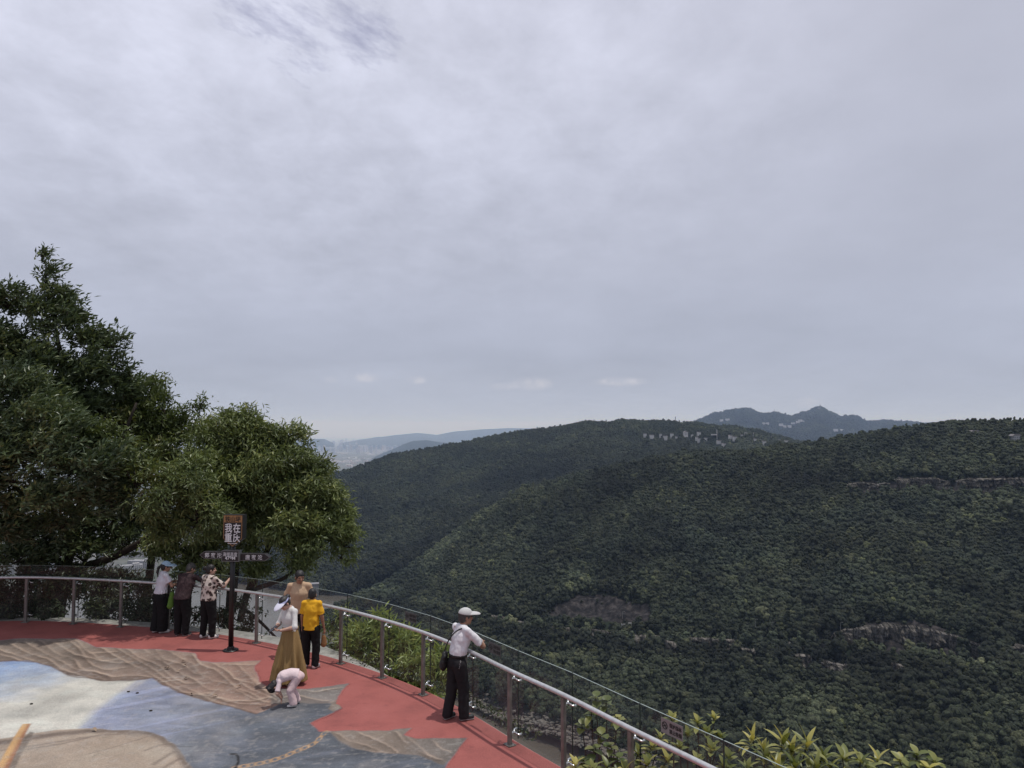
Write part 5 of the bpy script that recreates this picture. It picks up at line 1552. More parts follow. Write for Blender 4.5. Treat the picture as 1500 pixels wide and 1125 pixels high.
# shoulder bag with strap across the back
bagw = to_world(A(-0.20, -0.17, 0.93), loc, yw)
sb = empty('shoulder_bag', to_world(A(0, 0, 0), loc, yw), 'black shoulder bag at the left hip of the man in white', 'bag', rz=yw)
S = SDF((-0.45, -0.42, 0.68), (0.1, 0.2, 1.12), 0.007)
S.cone(A(-0.155, -0.13, 0.97), A(-0.18, -0.14, 0.84), 0.080, 0.105, 0.02, (A(0.75, 0.65, 0), 1.7))
S.wrinkle(0.007, 0.08, 3); link('bag_body', S.mesh('bag_body', m_bagb), sb)
mb = MB()
lean = 0.20
def trk(x, y, z): return A(x, math.sin(lean) * z + math.cos(lean) * y, 0.53 * H + math.cos(lean) * z - math.sin(lean) * y)
path = [A(-0.165, -0.14, 1.02), trk(-0.13, -0.150, 0.24), trk(-0.05, -0.150, 0.36), trk(0.03, -0.135, 0.45), trk(0.085, -0.085, 0.505), trk(0.10, -0.01, 0.525), trk(0.085, 0.085, 0.47), trk(-0.02, 0.150, 0.33), trk(-0.13, 0.13, 0.20), trk(-0.185, 0.03, 0.12), A(-0.185, -0.10, 1.01)]
path = catmull(path, 5)
mb.tube(path, 0.011, 6); mb.build('strap', m_bagb, sb, True)
# straps of the women's bags
def strap(p, nm, pts, label, mat=m_bagb):
    mb = MB(); mb.tube(catmull([A(*q) for q in pts], 5), 0.009, 6)
    o = empty(nm, p.location, label, 'bag strap', rz=p.rotation_euler.z); mb.build('strap', mat, o, True)
    return o
# lime bag hanging at the rail between the first two women
w1 = P(252, 862, 17.35)
pouch('shopping_bag', m_green, w1, 0.13, 0.34, 0.05, 'lime green cloth bag hanging at the railing between two women', 'bag', handle=0.10, yaw=0.2, slump=-0.03)
# ================================================================== signs
m_signblk = simple('sign_black_paint', (0.012, 0.012, 0.013), 0.4, 0.0, 0.25, 12, 0, 0.5)
m_signorg = simple('sign_orange_paint', (0.32, 0.17, 0.065), 0.5, 0, 0.1, 12)
m_letw = simple('white_lettering', (0.72, 0.72, 0.72), 0.5, 0, 0.05)
m_letd = simple('black_lettering', (0.012, 0.011, 0.012), 0.5, 0, 0.05)
m_trim = simple('sign_edge_trim', (0.30, 0.24, 0.17), 0.45, 0.2)
m_trimg = simple('sign_grey_trim', (0.16, 0.16, 0.16), 0.45, 0.2)
def text(body, size, mat, parent, loc, R, name='lettering', fat=0.012, width=None):
    c = bpy.data.curves.new('text', 'FONT'); c.body = body; c.size = size; c.align_x = 'CENTER'; c.align_y = 'CENTER'
    c.extrude = 0.0015; c.offset = fat * size
    t = bpy.data.objects.new('text', c); COL.objects.link(t)
    bpy.context.view_layer.update()
    me = bpy.data.meshes.new_from_object(t.evaluated_get(bpy.context.evaluated_depsgraph_get()))
    bpy.data.objects.remove(t); me.name = name
    xs = [v.co.x for v in me.vertices]; ys = [v.co.y for v in me.vertices]
    cx_, cy0 = (min(xs) + max(xs)) / 2, (min(ys) + max(ys)) / 2
    k = 1.0 if width is None else width / (max(xs) - min(xs))
    M = R.to_4x4(); M.translation = Vector(tuple(map(float, loc)))
    for v in me.vertices: v.co = M @ Vector(((v.co.x - cx_) * k, v.co.y - cy0, v.co.z))
    me.materials.clear(); me.materials.append(mat)
    return link(name, me, parent)

# signpost on the deck; local frame: x to the viewer's right, y away, z up
b0 = G(338, 953); ks = 1112.0 / b0[1]
PX = lambda px: (px - 343.0) / ks                     # sideways offsets at the sign
zz_ = lambda py: P(343, py, b0[1])[2]
SY = rad(-5)                                         # the boards face a little to the left
sp = empty('signpost', (b0[0], b0[1], 0.004), 'black signpost with a shield board and two arrow boards', 'signpost', rz=SY)
mb = MB(); mb.lathe((0, 0, 0), [(0.155, 0), (0.16, 0.012), (0.15, 0.022), (0.075, 0.03), (0.07, 0.075), (0.056, 0.085)], 24)
bs = mb.build('base', m_signblk, sp, False)
mb = MB()
for k in range(6):
    a = k * math.pi / 3; mb.tube([(0.12 * math.cos(a), 0.12 * math.sin(a), 0.02), (0.12 * math.cos(a), 0.12 * math.sin(a), 0.036)], 0.012, 6)
mb.build('bolts', m_trimg, bs)
top = zz_(762)
mb = MB(); mb.tube([(0, 0, 0.08), (0, 0, top)], 0.052, 16); mb.build('pole', m_signblk, sp, True)
RX = Matrix.Rotation(math.pi / 2, 3, 'X')
def board(poly, y, t): 
    mb = MB(); mb.prism(poly, (0, y, 0), (1, 0, 0), (0, 0, 1), (0, 1, 0), t); return mb
# shield board: box with a pointed lower end
w_ = 0.212; z1_, z0_, zp = zz_(753.5), zz_(788), zz_(800.5)
out_ = [(-w_, z1_), (w_, z1_), (w_, z0_), (0, zp), (-w_, z0_)]
SX_ = 0.045
out_ = [(a + SX_, b_) for a, b_ in out_]
sh = board([(a, b_) for a, b_ in out_], -0.13, 0.19).build('shield_board', m_signblk, sp)
i_ = 0.012
ins_ = lambda q, e: [(q[0][0] + e, q[0][1] - e), (q[1][0] - e, q[1][1] - e), (q[2][0] - e, q[2][1] + e * .5), (SX_, q[3][1] + e * 1.3), (q[4][0] + e, q[4][1] + e * .5)]
b1 = ins_(out_, i_); fr_ = board(b1, -0.133, 0.003).build('orange_face', m_signorg, sh)
zb = z1_ - 0.155
b2 = [(a + SX_, b_) for a, b_ in [(-w_ + .026, zb), (w_ - .026, zb), (w_ - .026, z0_ + .010), (0, zp + .036), (-w_ + .026, z0_ + .010)]]
board(b2, -0.136, 0.003).build('black_face', m_signblk, sh)
text('铁山坪', 0.125, m_letd, sh, (SX_, -0.1375, z1_ - 0.088), RX, width=0.33, fat=0.008)
for ch, dx, dz in (('我', -.088, 0), ('在', .088, 0), ('重', -.088, 1), ('庆', .088, 1)):
    text(ch, 0.20, m_letw, sh, (dx + SX_, -0.1385, zb - 0.115 - dz * 0.195), RX, width=0.155, fat=0.018)
mb = MB(); mb.box((SX_, -0.138, zb - 0.435), (0.2, 0.002, 0.010)); mb.build('small_print', m_letw, sh)
# altitude plate
zc1, zc0 = zz_(805.5), zz_(821.5)
pl = board([(-0.185, zc1), (0.185, zc1), (0.185, zc0), (-0.185, zc0)], -0.125, 0.14).build('altitude_plate', m_trimg, sp)
board([(-0.172, zc1 - .013), (0.172, zc1 - .013), (0.172, zc0 + .013), (-0.172, zc0 + .013)], -0.128, 0.003).build('plate_face', m_signblk, pl)
text('海拔高度', 0.10, m_letw, pl, (0, -0.130, zc1 - 0.078), RX, width=0.31, fat=0.0)
text('479M', 0.095, m_letw, pl, (0, -0.130, zc0 + 0.072), RX, width=0.22, fat=0.01)
# arrow boards on each side
for sg, txt, xt in ((-1, '郭家沱', -0.40), (1, '唐家沱', 0.48)):
    L0, L1 = 0.186, (0.70 if sg < 0 else 0.82)
    za1, za0 = zz_(808) , zz_(818.5)
    zm_ = (za1 + za0) / 2
    drop = 0.0 if sg < 0 else -0.03
    poly = [(sg * L0, za1 + drop), (sg * (L1 - .1), za1 + drop), (sg * L1, zm_ + drop), (sg * (L1 - .1), za0 + drop), (sg * L0, za0 + drop)]
    ab = board(poly, -0.06, 0.12).build('arrow_board', m_signblk, sp)
    board([(x * 0.999, z) for x, z in poly], -0.0615, 0.0015).build('outline', m_trimg, ab)
    e = 0.010
    poly = [(sg * (L0 + e), za1 - e + drop), (sg * (L1 - .1 - e * .4), za1 - e + drop), (sg * (L1 - e * 1.5), zm_ + drop), (sg * (L1 - .1 - e * .4), za0 + e + drop), (sg * (L0 + e), za0 + e + drop)]
    board(poly, -0.0635, 0.002).build('arrow_face', m_signblk, ab)
    text(' '.join(txt), 0.105, m_letw, ab, (xt, -0.0645, zm_ + drop), RX, width=0.36, fat=0.008)

# notices fixed on the inner face of the glass
m_notice = simple('notice_plate', (0.24, 0.225, 0.22), 0.5, 0.1, 0.1, 14)
m_notice2 = simple('clouded_notice_plate', (0.085, 0.085, 0.082), 0.5, 0.1, 0.15, 14); m_letf = simple('faded_lettering', (0.025, 0.023, 0.022), 0.6)
def notice(i, f, label, z=1.20, w=0.34, h=0.165, faint=False):
    a, c = JO[i], JO[i + 1]
    d = (c - a) / np.linalg.norm(c - a); m = a + (c - a) * f
    nn = -np.array([-d[1], d[0]]); 
    if nn @ (np.array([0, 0]) - m) < 0: nn = -nn
    m = m + nn * 0.012
    if d[0] < 0: d = -d
    o = empty('notice_plate', (m[0], m[1], z), label, 'sign', 'notices on the glass', rz=math.atan2(d[1], d[0]))
    mb = MB(); mb.box((0, 0, 0), (w, 0.006, h)); pl = mb.build('plate', m_notice2 if faint else m_notice, o)
    m_let = m_letf if faint else m_letd
    for q, dz in (('保护森林', 0.033), ('禁止吸烟', -0.033)):
        text(q, 0.054, m_let, pl, (0.06, -0.0045, dz), RX, width=0.19, fat=0.015)
    mb = MB(); c0 = (-0.108, -0.0045, 0.008)
    mb.tube([(c0[0] + 0.038 * math.cos(t), c0[1], c0[2] + 0.038 * math.sin(t)) for t in np.linspace(0, 2 * math.pi, 25)], 0.005, 6)
    mb.tube([(c0[0] - 0.026, c0[1], c0[2] + 0.026), (c0[0] + 0.026, c0[1], c0[2] - 0.026)], 0.005, 6)
    mb.tube([(c0[0] - 0.024, c0[1], c0[2] - 0.012), (c0[0] + 0.02, c0[1], c0[2] + 0.010)], 0.006, 6)
    mb.build('symbol', m_let, pl)
    return o
NB = 4       # index of the first measured post
notice(NB + 13, 0.42, 'grey no smoking notice on the glass beside the leafy shrubs, nearest the viewer')
notice(NB + 10, 0.52, 'grey notice on the glass just right of the man in white tee', faint=True)
notice(NB + 8, 0.55, 'grey notice on the glass between the boy in yellow and the man in white', faint=True)
# ================================================================== trees, shrubs and plants close by
m_bark = simple('tree_bark', (0.045, 0.038, 0.032), 0.95, 0, 0.4, 18, 0.6, 0.1)
def leaf_mat(name, stops, transl=0.25, rough=0.42, spec=0.5):
    m, nt, b = mat_new(name)
    at = N(nt, 'ShaderNodeAttribute', attribute_name='rnd')
    c = ramp(nt, at.outputs['Fac'], stops)
    nt.links.new(c, b.inputs['Base Color']); b.inputs['Roughness'].default_value = rough; b.inputs['Specular IOR Level'].default_value = spec
    tl = N(nt, 'ShaderNodeBsdfTranslucent'); nt.links.new(mixc(nt, 1.0, c, (1.3, 1.25, 0.65), 'MULTIPLY'), tl.inputs['Color'])
    mx = N(nt, 'ShaderNodeMixShader'); mx.inputs[0].default_value = transl
    nt.links.new(b.outputs[0], mx.inputs[1]); nt.links.new(tl.outputs[0], mx.inputs[2])
    nt.links.new(mx.outputs[0], nt.nodes['Material Output'].inputs['Surface'])
    return m
m_leaf_dark = leaf_mat('dark_evergreen_leaf', [(0, (0.045, 0.066, 0.039)), (0.5, (0.077, 0.110, 0.054)), (0.85, (0.123, 0.160, 0.070)), (1, (0.223, 0.258, 0.107))], 0.16)
m_leaf_mid = leaf_mat('olive_leaf', [(0, (0.067, 0.093, 0.038)), (0.5, (0.126, 0.162, 0.059)), (0.85, (0.214, 0.258, 0.095)), (1, (0.354, 0.374, 0.163))], 0.22)
m_leaf_rust = leaf_mat('brownish_green_leaf', [(0, (0.054, 0.071, 0.030)), (0.5, (0.095, 0.130, 0.045)), (0.8, (0.136, 0.168, 0.054)), (1, (0.191, 0.189, 0.075))], 0.25)
m_leaf_bam = leaf_mat('yellow_green_leaf', [(0, (0.105, 0.149, 0.046)), (0.5, (0.212, 0.268, 0.086)), (0.85, (0.338, 0.386, 0.136)), (1, (0.508, 0.522, 0.204))], 0.28)
m_leaf_deep = leaf_mat('deep_green_leaf', [(0, (0.022, 0.032, 0.016)), (0.6, (0.042, 0.058, 0.026)), (1, (0.096, 0.112, 0.048))], 0.12)  # darker green leaf colour for the low shrubs and ground cover
m_leaf_loq = leaf_mat('broad_bright_leaf', [(0, (0.066, 0.091, 0.026)), (0.45, (0.140, 0.163, 0.044)), (0.8, (0.251, 0.258, 0.081)), (1, (0.443, 0.399, 0.118))], 0.25, 0.4)

def leaves(pos, dirs, ln, wd, r, rnd):
    """flat arrays -> folded leaf blades (4 verts, 2 faces each)"""
    n = len(pos)
    d = dirs / (np.linalg.norm(dirs, axis=1)[:, None] + 1e-9)
    q = r.normal(size=(n, 3)); q[:, 2] *= 0.35
    s = np.cross(d, np.cross(q, d)); s /= (np.linalg.norm(s, axis=1)[:, None] + 1e-9)
    nn = np.cross(d, s); nn *= np.sign(nn[:, 2:3] + 1e-6)
    L_ = (ln * (0.7 + 0.6 * r.random(n)))[:, None]; W = (wd * (0.7 + 0.6 * r.random(n)))[:, None]
    a = pos; t = pos + d * L_ - nn * L_ * 0.10
    m = pos + d * L_ * 0.45
    l = m + s * W * .5 + nn * W * 0.20; rr = m - s * W * .5 + nn * W * 0.20
    V = np.stack([a, rr, t, l], 1).reshape(-1, 3)
    i = np.arange(n)[:, None] * 4
    Fq = np.concatenate([i + np.array([[0, 1, 2]]), i + np.array([[0, 2, 3]])])
    return V, Fq, np.repeat(rnd, 4)

def foliage_object(parts, name, mat, parent):
    V = np.concatenate([p[0] for p in parts]); off = np.cumsum([0] + [len(p[0]) for p in parts])
    Fq = np.concatenate([p[1] + o for p, o in zip(parts, off)]); R_ = np.concatenate([p[2] for p in parts])
    me = mesh_np(name, V, Fq, mat, False)
    at = me.attributes.new('rnd', 'FLOAT', 'POINT'); at.data.foreach_set('value', R_.astype(np.float32))
    return link(name, me, parent)

def tree(name, label, cat, base, trunk, limbs, blobs, mat, ln, wd, per=9, seed=0, wind=(0, 0, 0), droop=0.2, group=None, spread=0.13, gap=0.0, dens=1.0, twigs=True, bright=0.0):
    """blobs: (px, py, ahead, radius in photo px, density, depth squash)"""
    r = np.random.default_rng(seed)
    base = np.array(base, float)
    o = empty(name, base, label, cat, group)
    mbT = MB(); mbL = MB()
    if trunk: mbT.tube([np.array(p[:3]) - base for p in trunk], [p[3] for p in trunk], 9)
    for lb in limbs: mbL.tube(catmull([np.array(p[:3]) - base for p in lb], 4), list(np.interp(np.linspace(0, 1, (len(lb) - 1) * 4 + 1), np.linspace(0, 1, len(lb)), [p[3] for p in lb])), 7)
    parts = []; w_ = np.array(wind, float)
    for bl in blobs:
        px, py, Y, rp = bl[:4]; dn = bl[4] if len(bl) > 4 else 1.0
        c = P(px, py, Y); rad_ = rp * Y / 1112.0
        n = max(6, int(470 * rad_ ** 2.2 * dn * dens))
        ns = max(3, int(5 + 9 * rad_))
        su = r.normal(size=(ns, 3)); su /= np.linalg.norm(su, axis=1)[:, None]
        sr = rad_ * (0.30 + 0.20 * r.random(ns))
        scn = c + su * (rad_ * (0.45 + 0.35 * r.random(ns)))[:, None]
        kk_ = r.integers(0, ns, n)
        v_ = r.normal(size=(n, 3)); v_ /= np.linalg.norm(v_, axis=1)[:, None]
        v_[:, 2] = np.where(v_[:, 2] < 0, v_[:, 2] * 0.55, v_[:, 2])
        cp = scn[kk_] + v_ * (sr[kk_] * (0.35 + 0.75 * r.random(n) ** 0.6))[:, None] * np.array([1.0, 1.0, 0.75])
        u = v_ * 0.6 + su[kk_] * 0.4
        stone = r.random(ns) * 0.45
        if gap > 0:
            g = fbm(cp[:, 0] * 1.1, cp[:, 1] * 1.1, cp[:, 2] * 1.1, o=2, seed=seed + 9)
            k = g > -0.55 + gap * 0.5; cp = cp[k]; u = u[k]; kk_ = kk_[k]
        if twigs:
            for k in r.choice(len(cp), min(len(cp), 10), replace=False):
                mid_ = (c + cp[k]) / 2 + r.normal(size=3) * rad_ * .08
                mbL.tube([c - base - np.array([0, 0, rad_ * .3]), mid_ - base, cp[k] - base], [0.022, 0.014, 0.006], 4, False)
        n = len(cp); m = n * per
        k = np.repeat(np.arange(n), per)
        tone = r.random(n) * 0.22 + stone[kk_] + bright
        # each tuft is a spray of leaves about a shoot
        shoot = u * 0.7 + r.normal(size=(n, 3)) * 0.45 + w_ + np.array([0, 0, 0.25])
        shoot /= np.linalg.norm(shoot, axis=1)[:, None]
        f = r.random(m)
        pos = cp[k] + shoot[k] * ((f - 0.4) * spread * 2.2)[:, None] + r.normal(size=(m, 3)) * spread * 0.35
        dr = shoot[k] * 0.6 + r.normal(size=(m, 3)) * 0.62 + w_ * 1.1 - np.array([0, 0, droop])
        parts.append(leaves(pos - base, dr, ln, wd, r, np.clip(tone[k] + r.random(m) * 0.45, 0, 1)))
    if mbT.v: mbT.build('trunk', m_bark, o, True)
    if mbL.v: mbL.build('branches', m_bark, o, True)
    foliage_object(parts, 'crown', mat, o)
    return o
T = lambda px, py, Y, r: (*P(px, py, Y), r)

# big wind-bent evergreen at the left edge
tree('evergreen_tree', 'tall dark wind-blown evergreen tree at the left edge of the photo', 'tree', P(78, 985, 20.6),
     [T(78, 1000, 20.6, .22), T(84, 900, 20.6, .19), T(95, 830, 20.5, .16), T(118, 760, 20.4, .13), T(125, 690, 20.4, .12), T(110, 600, 20.4, .08), T(85, 500, 20.3, .05), T(70, 410, 20.3, .02)],
     [[T(90, 838, 20.5, .12), T(150, 822, 20.2, .11), T(205, 795, 20.0, .09), T(232, 775, 19.8, .07), T(250, 740, 19.8, .04)],
      [T(118, 760, 20.4, .11), T(60, 700, 20.2, .07), T(10, 660, 20, .04)], [T(122, 720, 20.4, .09), T(170, 660, 20.2, .06), T(200, 590, 20.2, .03)], [T(95, 830, 20.5, .10), T(40, 790, 20, .07), T(-20, 770, 20, .04)],
      [T(110, 600, 20.4, .06), T(150, 530, 20.3, .04), T(172, 500, 20.3, .02)], [T(110, 620, 20.4, .06), T(50, 560, 20.2, .04), T(15, 480, 20.2, .02)]],
     [(64, 374, 20.3, 10, 1.0), (72, 394, 20.3, 14, .75), (68, 412, 20.3, 16, .7), (76, 436, 20.3, 26, .65), (80, 468, 20.3, 42, .8), (12, 440, 20.1, 36, .8), (22, 500, 20.1, 52), (120, 485, 20.2, 36, .8), (112, 455, 20.2, 20, .6), (166, 505, 20.2, 21, .55), (178, 492, 20.2, 12, .5), (150, 545, 20.2, 40), (70, 555, 20.2, 66), (125, 580, 20.4, 56),
      (15, 590, 18.6, 66), (-30, 520, 20, 70), (-40, 640, 19.6, 80), (60, 640, 17.8, 66), (120, 650, 17.6, 56), (190, 560, 20.5, 30), (20, 690, 17.4, 64), (95, 710, 17.3, 56), (-20, 750, 17.6, 60, .8), (40, 755, 18.0, 46, .8), (150, 690, 17.2, 46), (90, 765, 18.6, 40, .7), (-60, 700, 17.2, 60), (20, 815, 19.3, 34, .7), (165, 735, 17.6, 34, .8), (125, 815, 20.4, 30, .5), (180, 800, 20.4, 24, .5), (60, 825, 19.8, 24, .5), (60, 800, 20.2, 40, .8), (110, 785, 20.2, 34, .8), (150, 790, 20.6, 26, .7), (185, 770, 20.8, 30, .8), (15, 785, 20.2, 44, .8), (205, 755, 21, 26, .8), (135, 750, 20.6, 40, .8)],
     m_leaf_dark, 0.17, 0.055, 9, 1, (0.55, 0.0, 0.22), 0.0, spread=0.16, gap=0.45)
# pale branch of the same group in front of it
tree('broadleaf_tree', 'olive green broadleaf tree between the tall evergreen and the round tree', 'tree', P(205, 985, 21.5),
     [T(215, 1000, 21.5, .12), T(215, 880, 21.5, .11), T(224, 800, 21.4, .10), T(240, 700, 21.4, .10), T(240, 600, 21.4, .05)],
     [[T(225, 790, 21.4, .10), T(265, 700, 21.2, .06), T(285, 620, 21.2, .03)], [T(235, 720, 21.4, .08), T(190, 660, 21, .05), T(160, 620, 21, .03)]],
     [(228, 572, 21.6, 26, .8), (212, 600, 21.5, 42), (250, 610, 21.5, 30), (292, 594, 21.6, 16, .6), (282, 630, 21.5, 32), (180, 625, 21.0, 46), (235, 650, 21.2, 52), (160, 665, 18.2, 42), (125, 650, 18.0, 36), (200, 700, 17.6, 42, .9), (270, 680, 21, 44, .7), (108, 625, 19.3, 30)],
     m_leaf_rust, 0.14, 0.05, 9, 2, (0.15, 0, 0.1), 0.12, spread=0.14, gap=0.1)
tree('round_tree', 'rounded light olive tree behind the black signpost, right of the evergreens', 'tree', P(345, 985, 19.6),
     [T(322, 1010, 19.6, .16), T(326, 940, 19.6, .15), T(338, 890, 19.6, .13), T(345, 800, 19.7, .14), T(350, 720, 19.7, .11), T(348, 640, 19.7, .05)],
     [[T(352, 910, 19.4, .09), T(362, 870, 19.4, .09), T(378, 840, 19.4, .08), T(392, 805, 19.5, .07), T(420, 760, 19.5, .04)],
      [T(366, 865, 19.4, .07), T(410, 850, 19.2, .05), T(438, 832, 19.2, .035), T(470, 815, 19.2, .02)], [T(345, 800, 19.7, .08), T(300, 740, 19.4, .05), T(260, 720, 19.3, .03)], [T(350, 760, 19.7, .07), T(420, 700, 19.5, .04), T(450, 670, 19.5, .02)],
      [T(340, 880, 19.6, .06), T(375, 905, 19.0, .04), T(415, 945, 18.6, .025)]],
     [(346, 606, 19.7, 20, .8), (345, 640, 19.7, 42), (310, 660, 19.6, 42), (388, 640, 19.6, 36), (372, 612, 19.7, 18, .7), (422, 655, 19.6, 32), (437, 632, 19.6, 12, .5), (392, 690, 19.3, 50), (332, 705, 19.2, 52), (272, 700, 17.8, 44), (448, 694, 19.5, 42), (240, 735, 17.4, 38), (470, 735, 19.5, 42), (490, 772, 19.5, 32), (504, 794, 19.5, 22, .8),
      (290, 750, 17.8, 44), (350, 770, 19.1, 48), (420, 755, 19.1, 52), (470, 790, 19.2, 38), (250, 770, 18.2, 32, .8), (300, 812, 19.3, 32, .7), (375, 815, 19.3, 34, .7), (240, 808, 18.8, 26, .9), (285, 818, 18.7, 24, .9), (325, 832, 18.8, 20, .8), (215, 790, 18.8, 24, .8), (268, 838, 19.2, 16, .7), (440, 832, 19.2, 15, .6), (330, 660, 19.9, 50), (400, 720, 19.9, 60), (340, 730, 19.9, 60), (450, 740, 19.9, 50), (410, 770, 19.7, 45), (290, 720, 19.7, 45), (368, 640, 19.7, 36), (435, 812, 19.2, 28, .7), (500, 815, 19.4, 16, .5)],
     m_leaf_mid, 0.15, 0.042, 9, 3, (0.15, 0, 0), 0.35, spread=0.15, gap=0.0, dens=1.35)
# foliage below the rail at the left
tree('undergrowth_shrub', 'dark shrub behind the glass at the far left of the railing', 'shrub', P(30, 1010, 19.4), None, [],
     [(10, 870, 19.4, 44), (50, 890, 19.4, 34), (-40, 880, 19.4, 54), (25, 925, 19.2, 26), (85, 870, 19.8, 30), (75, 910, 19.3, 20), (40, 845, 20.0, 30), (100, 845, 20.2, 28)], m_leaf_deep, 0.16, 0.055, 9, 5, gap=0.2, group='dark shrubs behind the left railing')
tree('undergrowth_shrub', 'dark shrub behind the glass beside the woman in the blue hat', 'shrub', P(170, 1010, 19.6), None, [],
     [(135, 880, 19.6, 24, .8), (165, 888, 19.5, 28), (200, 890, 19.4, 26), (215, 905, 19.2, 20, .8), (150, 920, 19.3, 18), (110, 925, 19.3, 14, .8), (190, 925, 19.3, 16), (205, 862, 19.6, 18, .8), (150, 855, 19.9, 26), (120, 850, 19.9, 22), (232, 880, 19.4, 16), (240, 910, 19.2, 14), (262, 900, 19.2, 13), (285, 905, 19.0, 12, .8), (180, 850, 20, 20), (262, 865, 19.6, 14, .7)], m_leaf_deep, 0.15, 0.05, 9, 6, gap=0.25, group='dark shrubs behind the left railing')
tree('undergrowth_shrub', 'dark leafy shrub behind the glass right of the black signpost', 'shrub', P(360, 1010, 18.6), None, [],
     [(345, 930, 18.6, 20), (365, 920, 18.6, 18, .8), (395, 945, 18.2, 10, .6), (320, 905, 19, 18, .8), (345, 890, 19, 16, .7), (372, 900, 18.8, 14, .7)], m_leaf_deep, 0.12, 0.045, 9, 7, gap=0.2, group='dark shrubs behind the left railing')
# yellow-green shrubs behind the glass
tree('slender_leaf_shrub', 'yellow green slender leaved shrub behind the glass right of the boy in yellow', 'shrub', P(560, 1080, 16.2), None, [],
     [(550, 934, 16.2, 29), (588, 936, 16.2, 26), (522, 955, 16.3, 23, .9), (575, 966, 16.0, 30), (604, 955, 16.0, 16), (540, 985, 15.8, 19), (566, 914, 16.3, 15, .7), (515, 932, 16.6, 14, .6)], m_leaf_bam, 0.21, 0.046, 9, 8, (0.1, 0, .1), 0.25, gap=0.15, dens=1.2)
tree('slender_leaf_shrub', 'yellow green slender leaved shrub behind the glass left of the man in white tee', 'shrub', P(620, 1090, 15.0), None, [],
     [(600, 990, 15.0, 28), (640, 985, 14.8, 22), (618, 1008, 14.6, 20), (648, 965, 14.9, 13, .7), (655, 1005, 14.6, 12, .7), (575, 1000, 15, 14)], m_leaf_bam, 0.21, 0.046, 9, 9, (0.1, 0, .1), 0.25, gap=0.15, dens=1.4)
tree('slender_leaf_shrub', 'dull green thin shrub behind the glass just right of the boy in yellow', 'shrub', P(500, 1040, 17.6), None, [],
     [(492, 905, 17.8, 20, .5), (505, 935, 17.4, 20, .7), (488, 945, 17.2, 18, .6), (528, 905, 17.4, 14, .4)], m_leaf_mid, 0.17, 0.035, 9, 10, (0.1, 0, .1), 0.2, gap=0.3, dens=1.2)
# low creeping edge growth along the ledge
r_ = np.random.default_rng(44)
E_ = CURVE[12 * 11:12 * 15] + NRM[12 * 11:12 * 15] * 0.48
n_ = 700; kk = r_.integers(0, len(E_), n_)
pos = np.concatenate([E_[kk] + r_.normal(size=(n_, 2)) * 0.09, (-0.05 + 0.10 * r_.random((n_, 1)))], 1)
pp = leaves(pos, r_.normal(size=(n_, 3)) * .6 + np.array([0, 0, .3]), 0.07, 0.035, r_, r_.random(n_))
cr = foliage_object([pp], 'creeping_plants', m_leaf_deep, None)
tag(cr, 'dark creeping ground cover along the deck edge under the glass', 'ground cover', kind='stuff')

# broad-leaved plants beyond the near glass: curved blades on shoots
def blade(n_seg, ln, wd, bend, fold, tip=0.5):
    """one leaf along +Y, normal +Z"""
    V = []; Fs = []
    for i in range(n_seg + 1):
        t = i / n_seg
        w = wd * 0.5 * (math.sin(math.pi * min(1, t ** tip * 0.98 + 0.02)) ** 0.8)
        y = ln * math.sin(bend * t) / bend if bend else ln * t; z = -ln * (1 - math.cos(bend * t)) / bend if bend else 0
        V += [(-w, y, z + w * fold), (0, y, z), (w, y, z + w * fold)]
    for i in range(n_seg):
        a = i * 3
        Fs += [(a, a + 1, a + 4, a + 3), (a + 1, a + 2, a + 5, a + 4)]
    return np.array(V), np.array(Fs)
def plant(name, label, base, shoots, ln, wd, nl, mat, seed, elev=(0.2, 1.2), tip=0.6, bend=0.8, cat='shrub', group=None, stem=True):
    """shoots: (point, scale)"""
    r = np.random.default_rng(seed); base = np.array(base, float)
    o = empty(name, base, label, cat, group)
    VV = []; FF = []; RR = []; n0 = 0; mb = MB()
    for (pt, sc) in shoots:
        pt = np.array(pt) - base
        if stem:
            m_ = pt * 0.5 + r.normal(size=3) * 0.05
            mb.tube([(pt[0] * .15, pt[1] * .15, 0), m_, pt], [0.016, 0.012, 0.006], 5)
        ax = np.array([r.normal() * .25, r.normal() * .25, 1.0]); ax /= np.linalg.norm(ax)
        tone = 0.15 + 0.5 * r.random()
        for i in range(nl):
            a = i * 2.4 + r.random() * .5; h = i / nl
            el = elev[0] + (elev[1] - elev[0]) * h + r.normal() * .12
            V, Fs = blade(5, ln * sc * (0.75 + .4 * r.random()) * (1.05 - 0.3 * h), wd * sc * (0.8 + .4 * r.random()), bend * (1.1 - h * .7) * (.7 + .6 * r.random()) + 0.05, 0.35, tip)
            M = np.array(Matrix.Rotation(a, 3, 'Z') @ Matrix.Rotation(el, 3, 'X'))
            p0 = pt - ax * (0.16 * sc * (1 - h)) * ln * 3
            VV.append(V @ M.T + p0); FF.append(Fs + n0); n0 += len(V)
            RR.append(np.clip(tone - .25 + r.random() * .65 + h * .2 + V[:, 1] * .8 * (r.random() - .5), 0, 1))
    if stem: mb.build('stems', m_bark, o, True)
    me = mesh_np('foliage', np.concatenate(VV), np.concatenate(FF), mat, True)
    at_ = me.attributes.new('rnd', 'FLOAT', 'POINT'); at_.data.foreach_set('value', np.concatenate(RR).astype(np.float32))
    link('foliage', me, o)
    return o
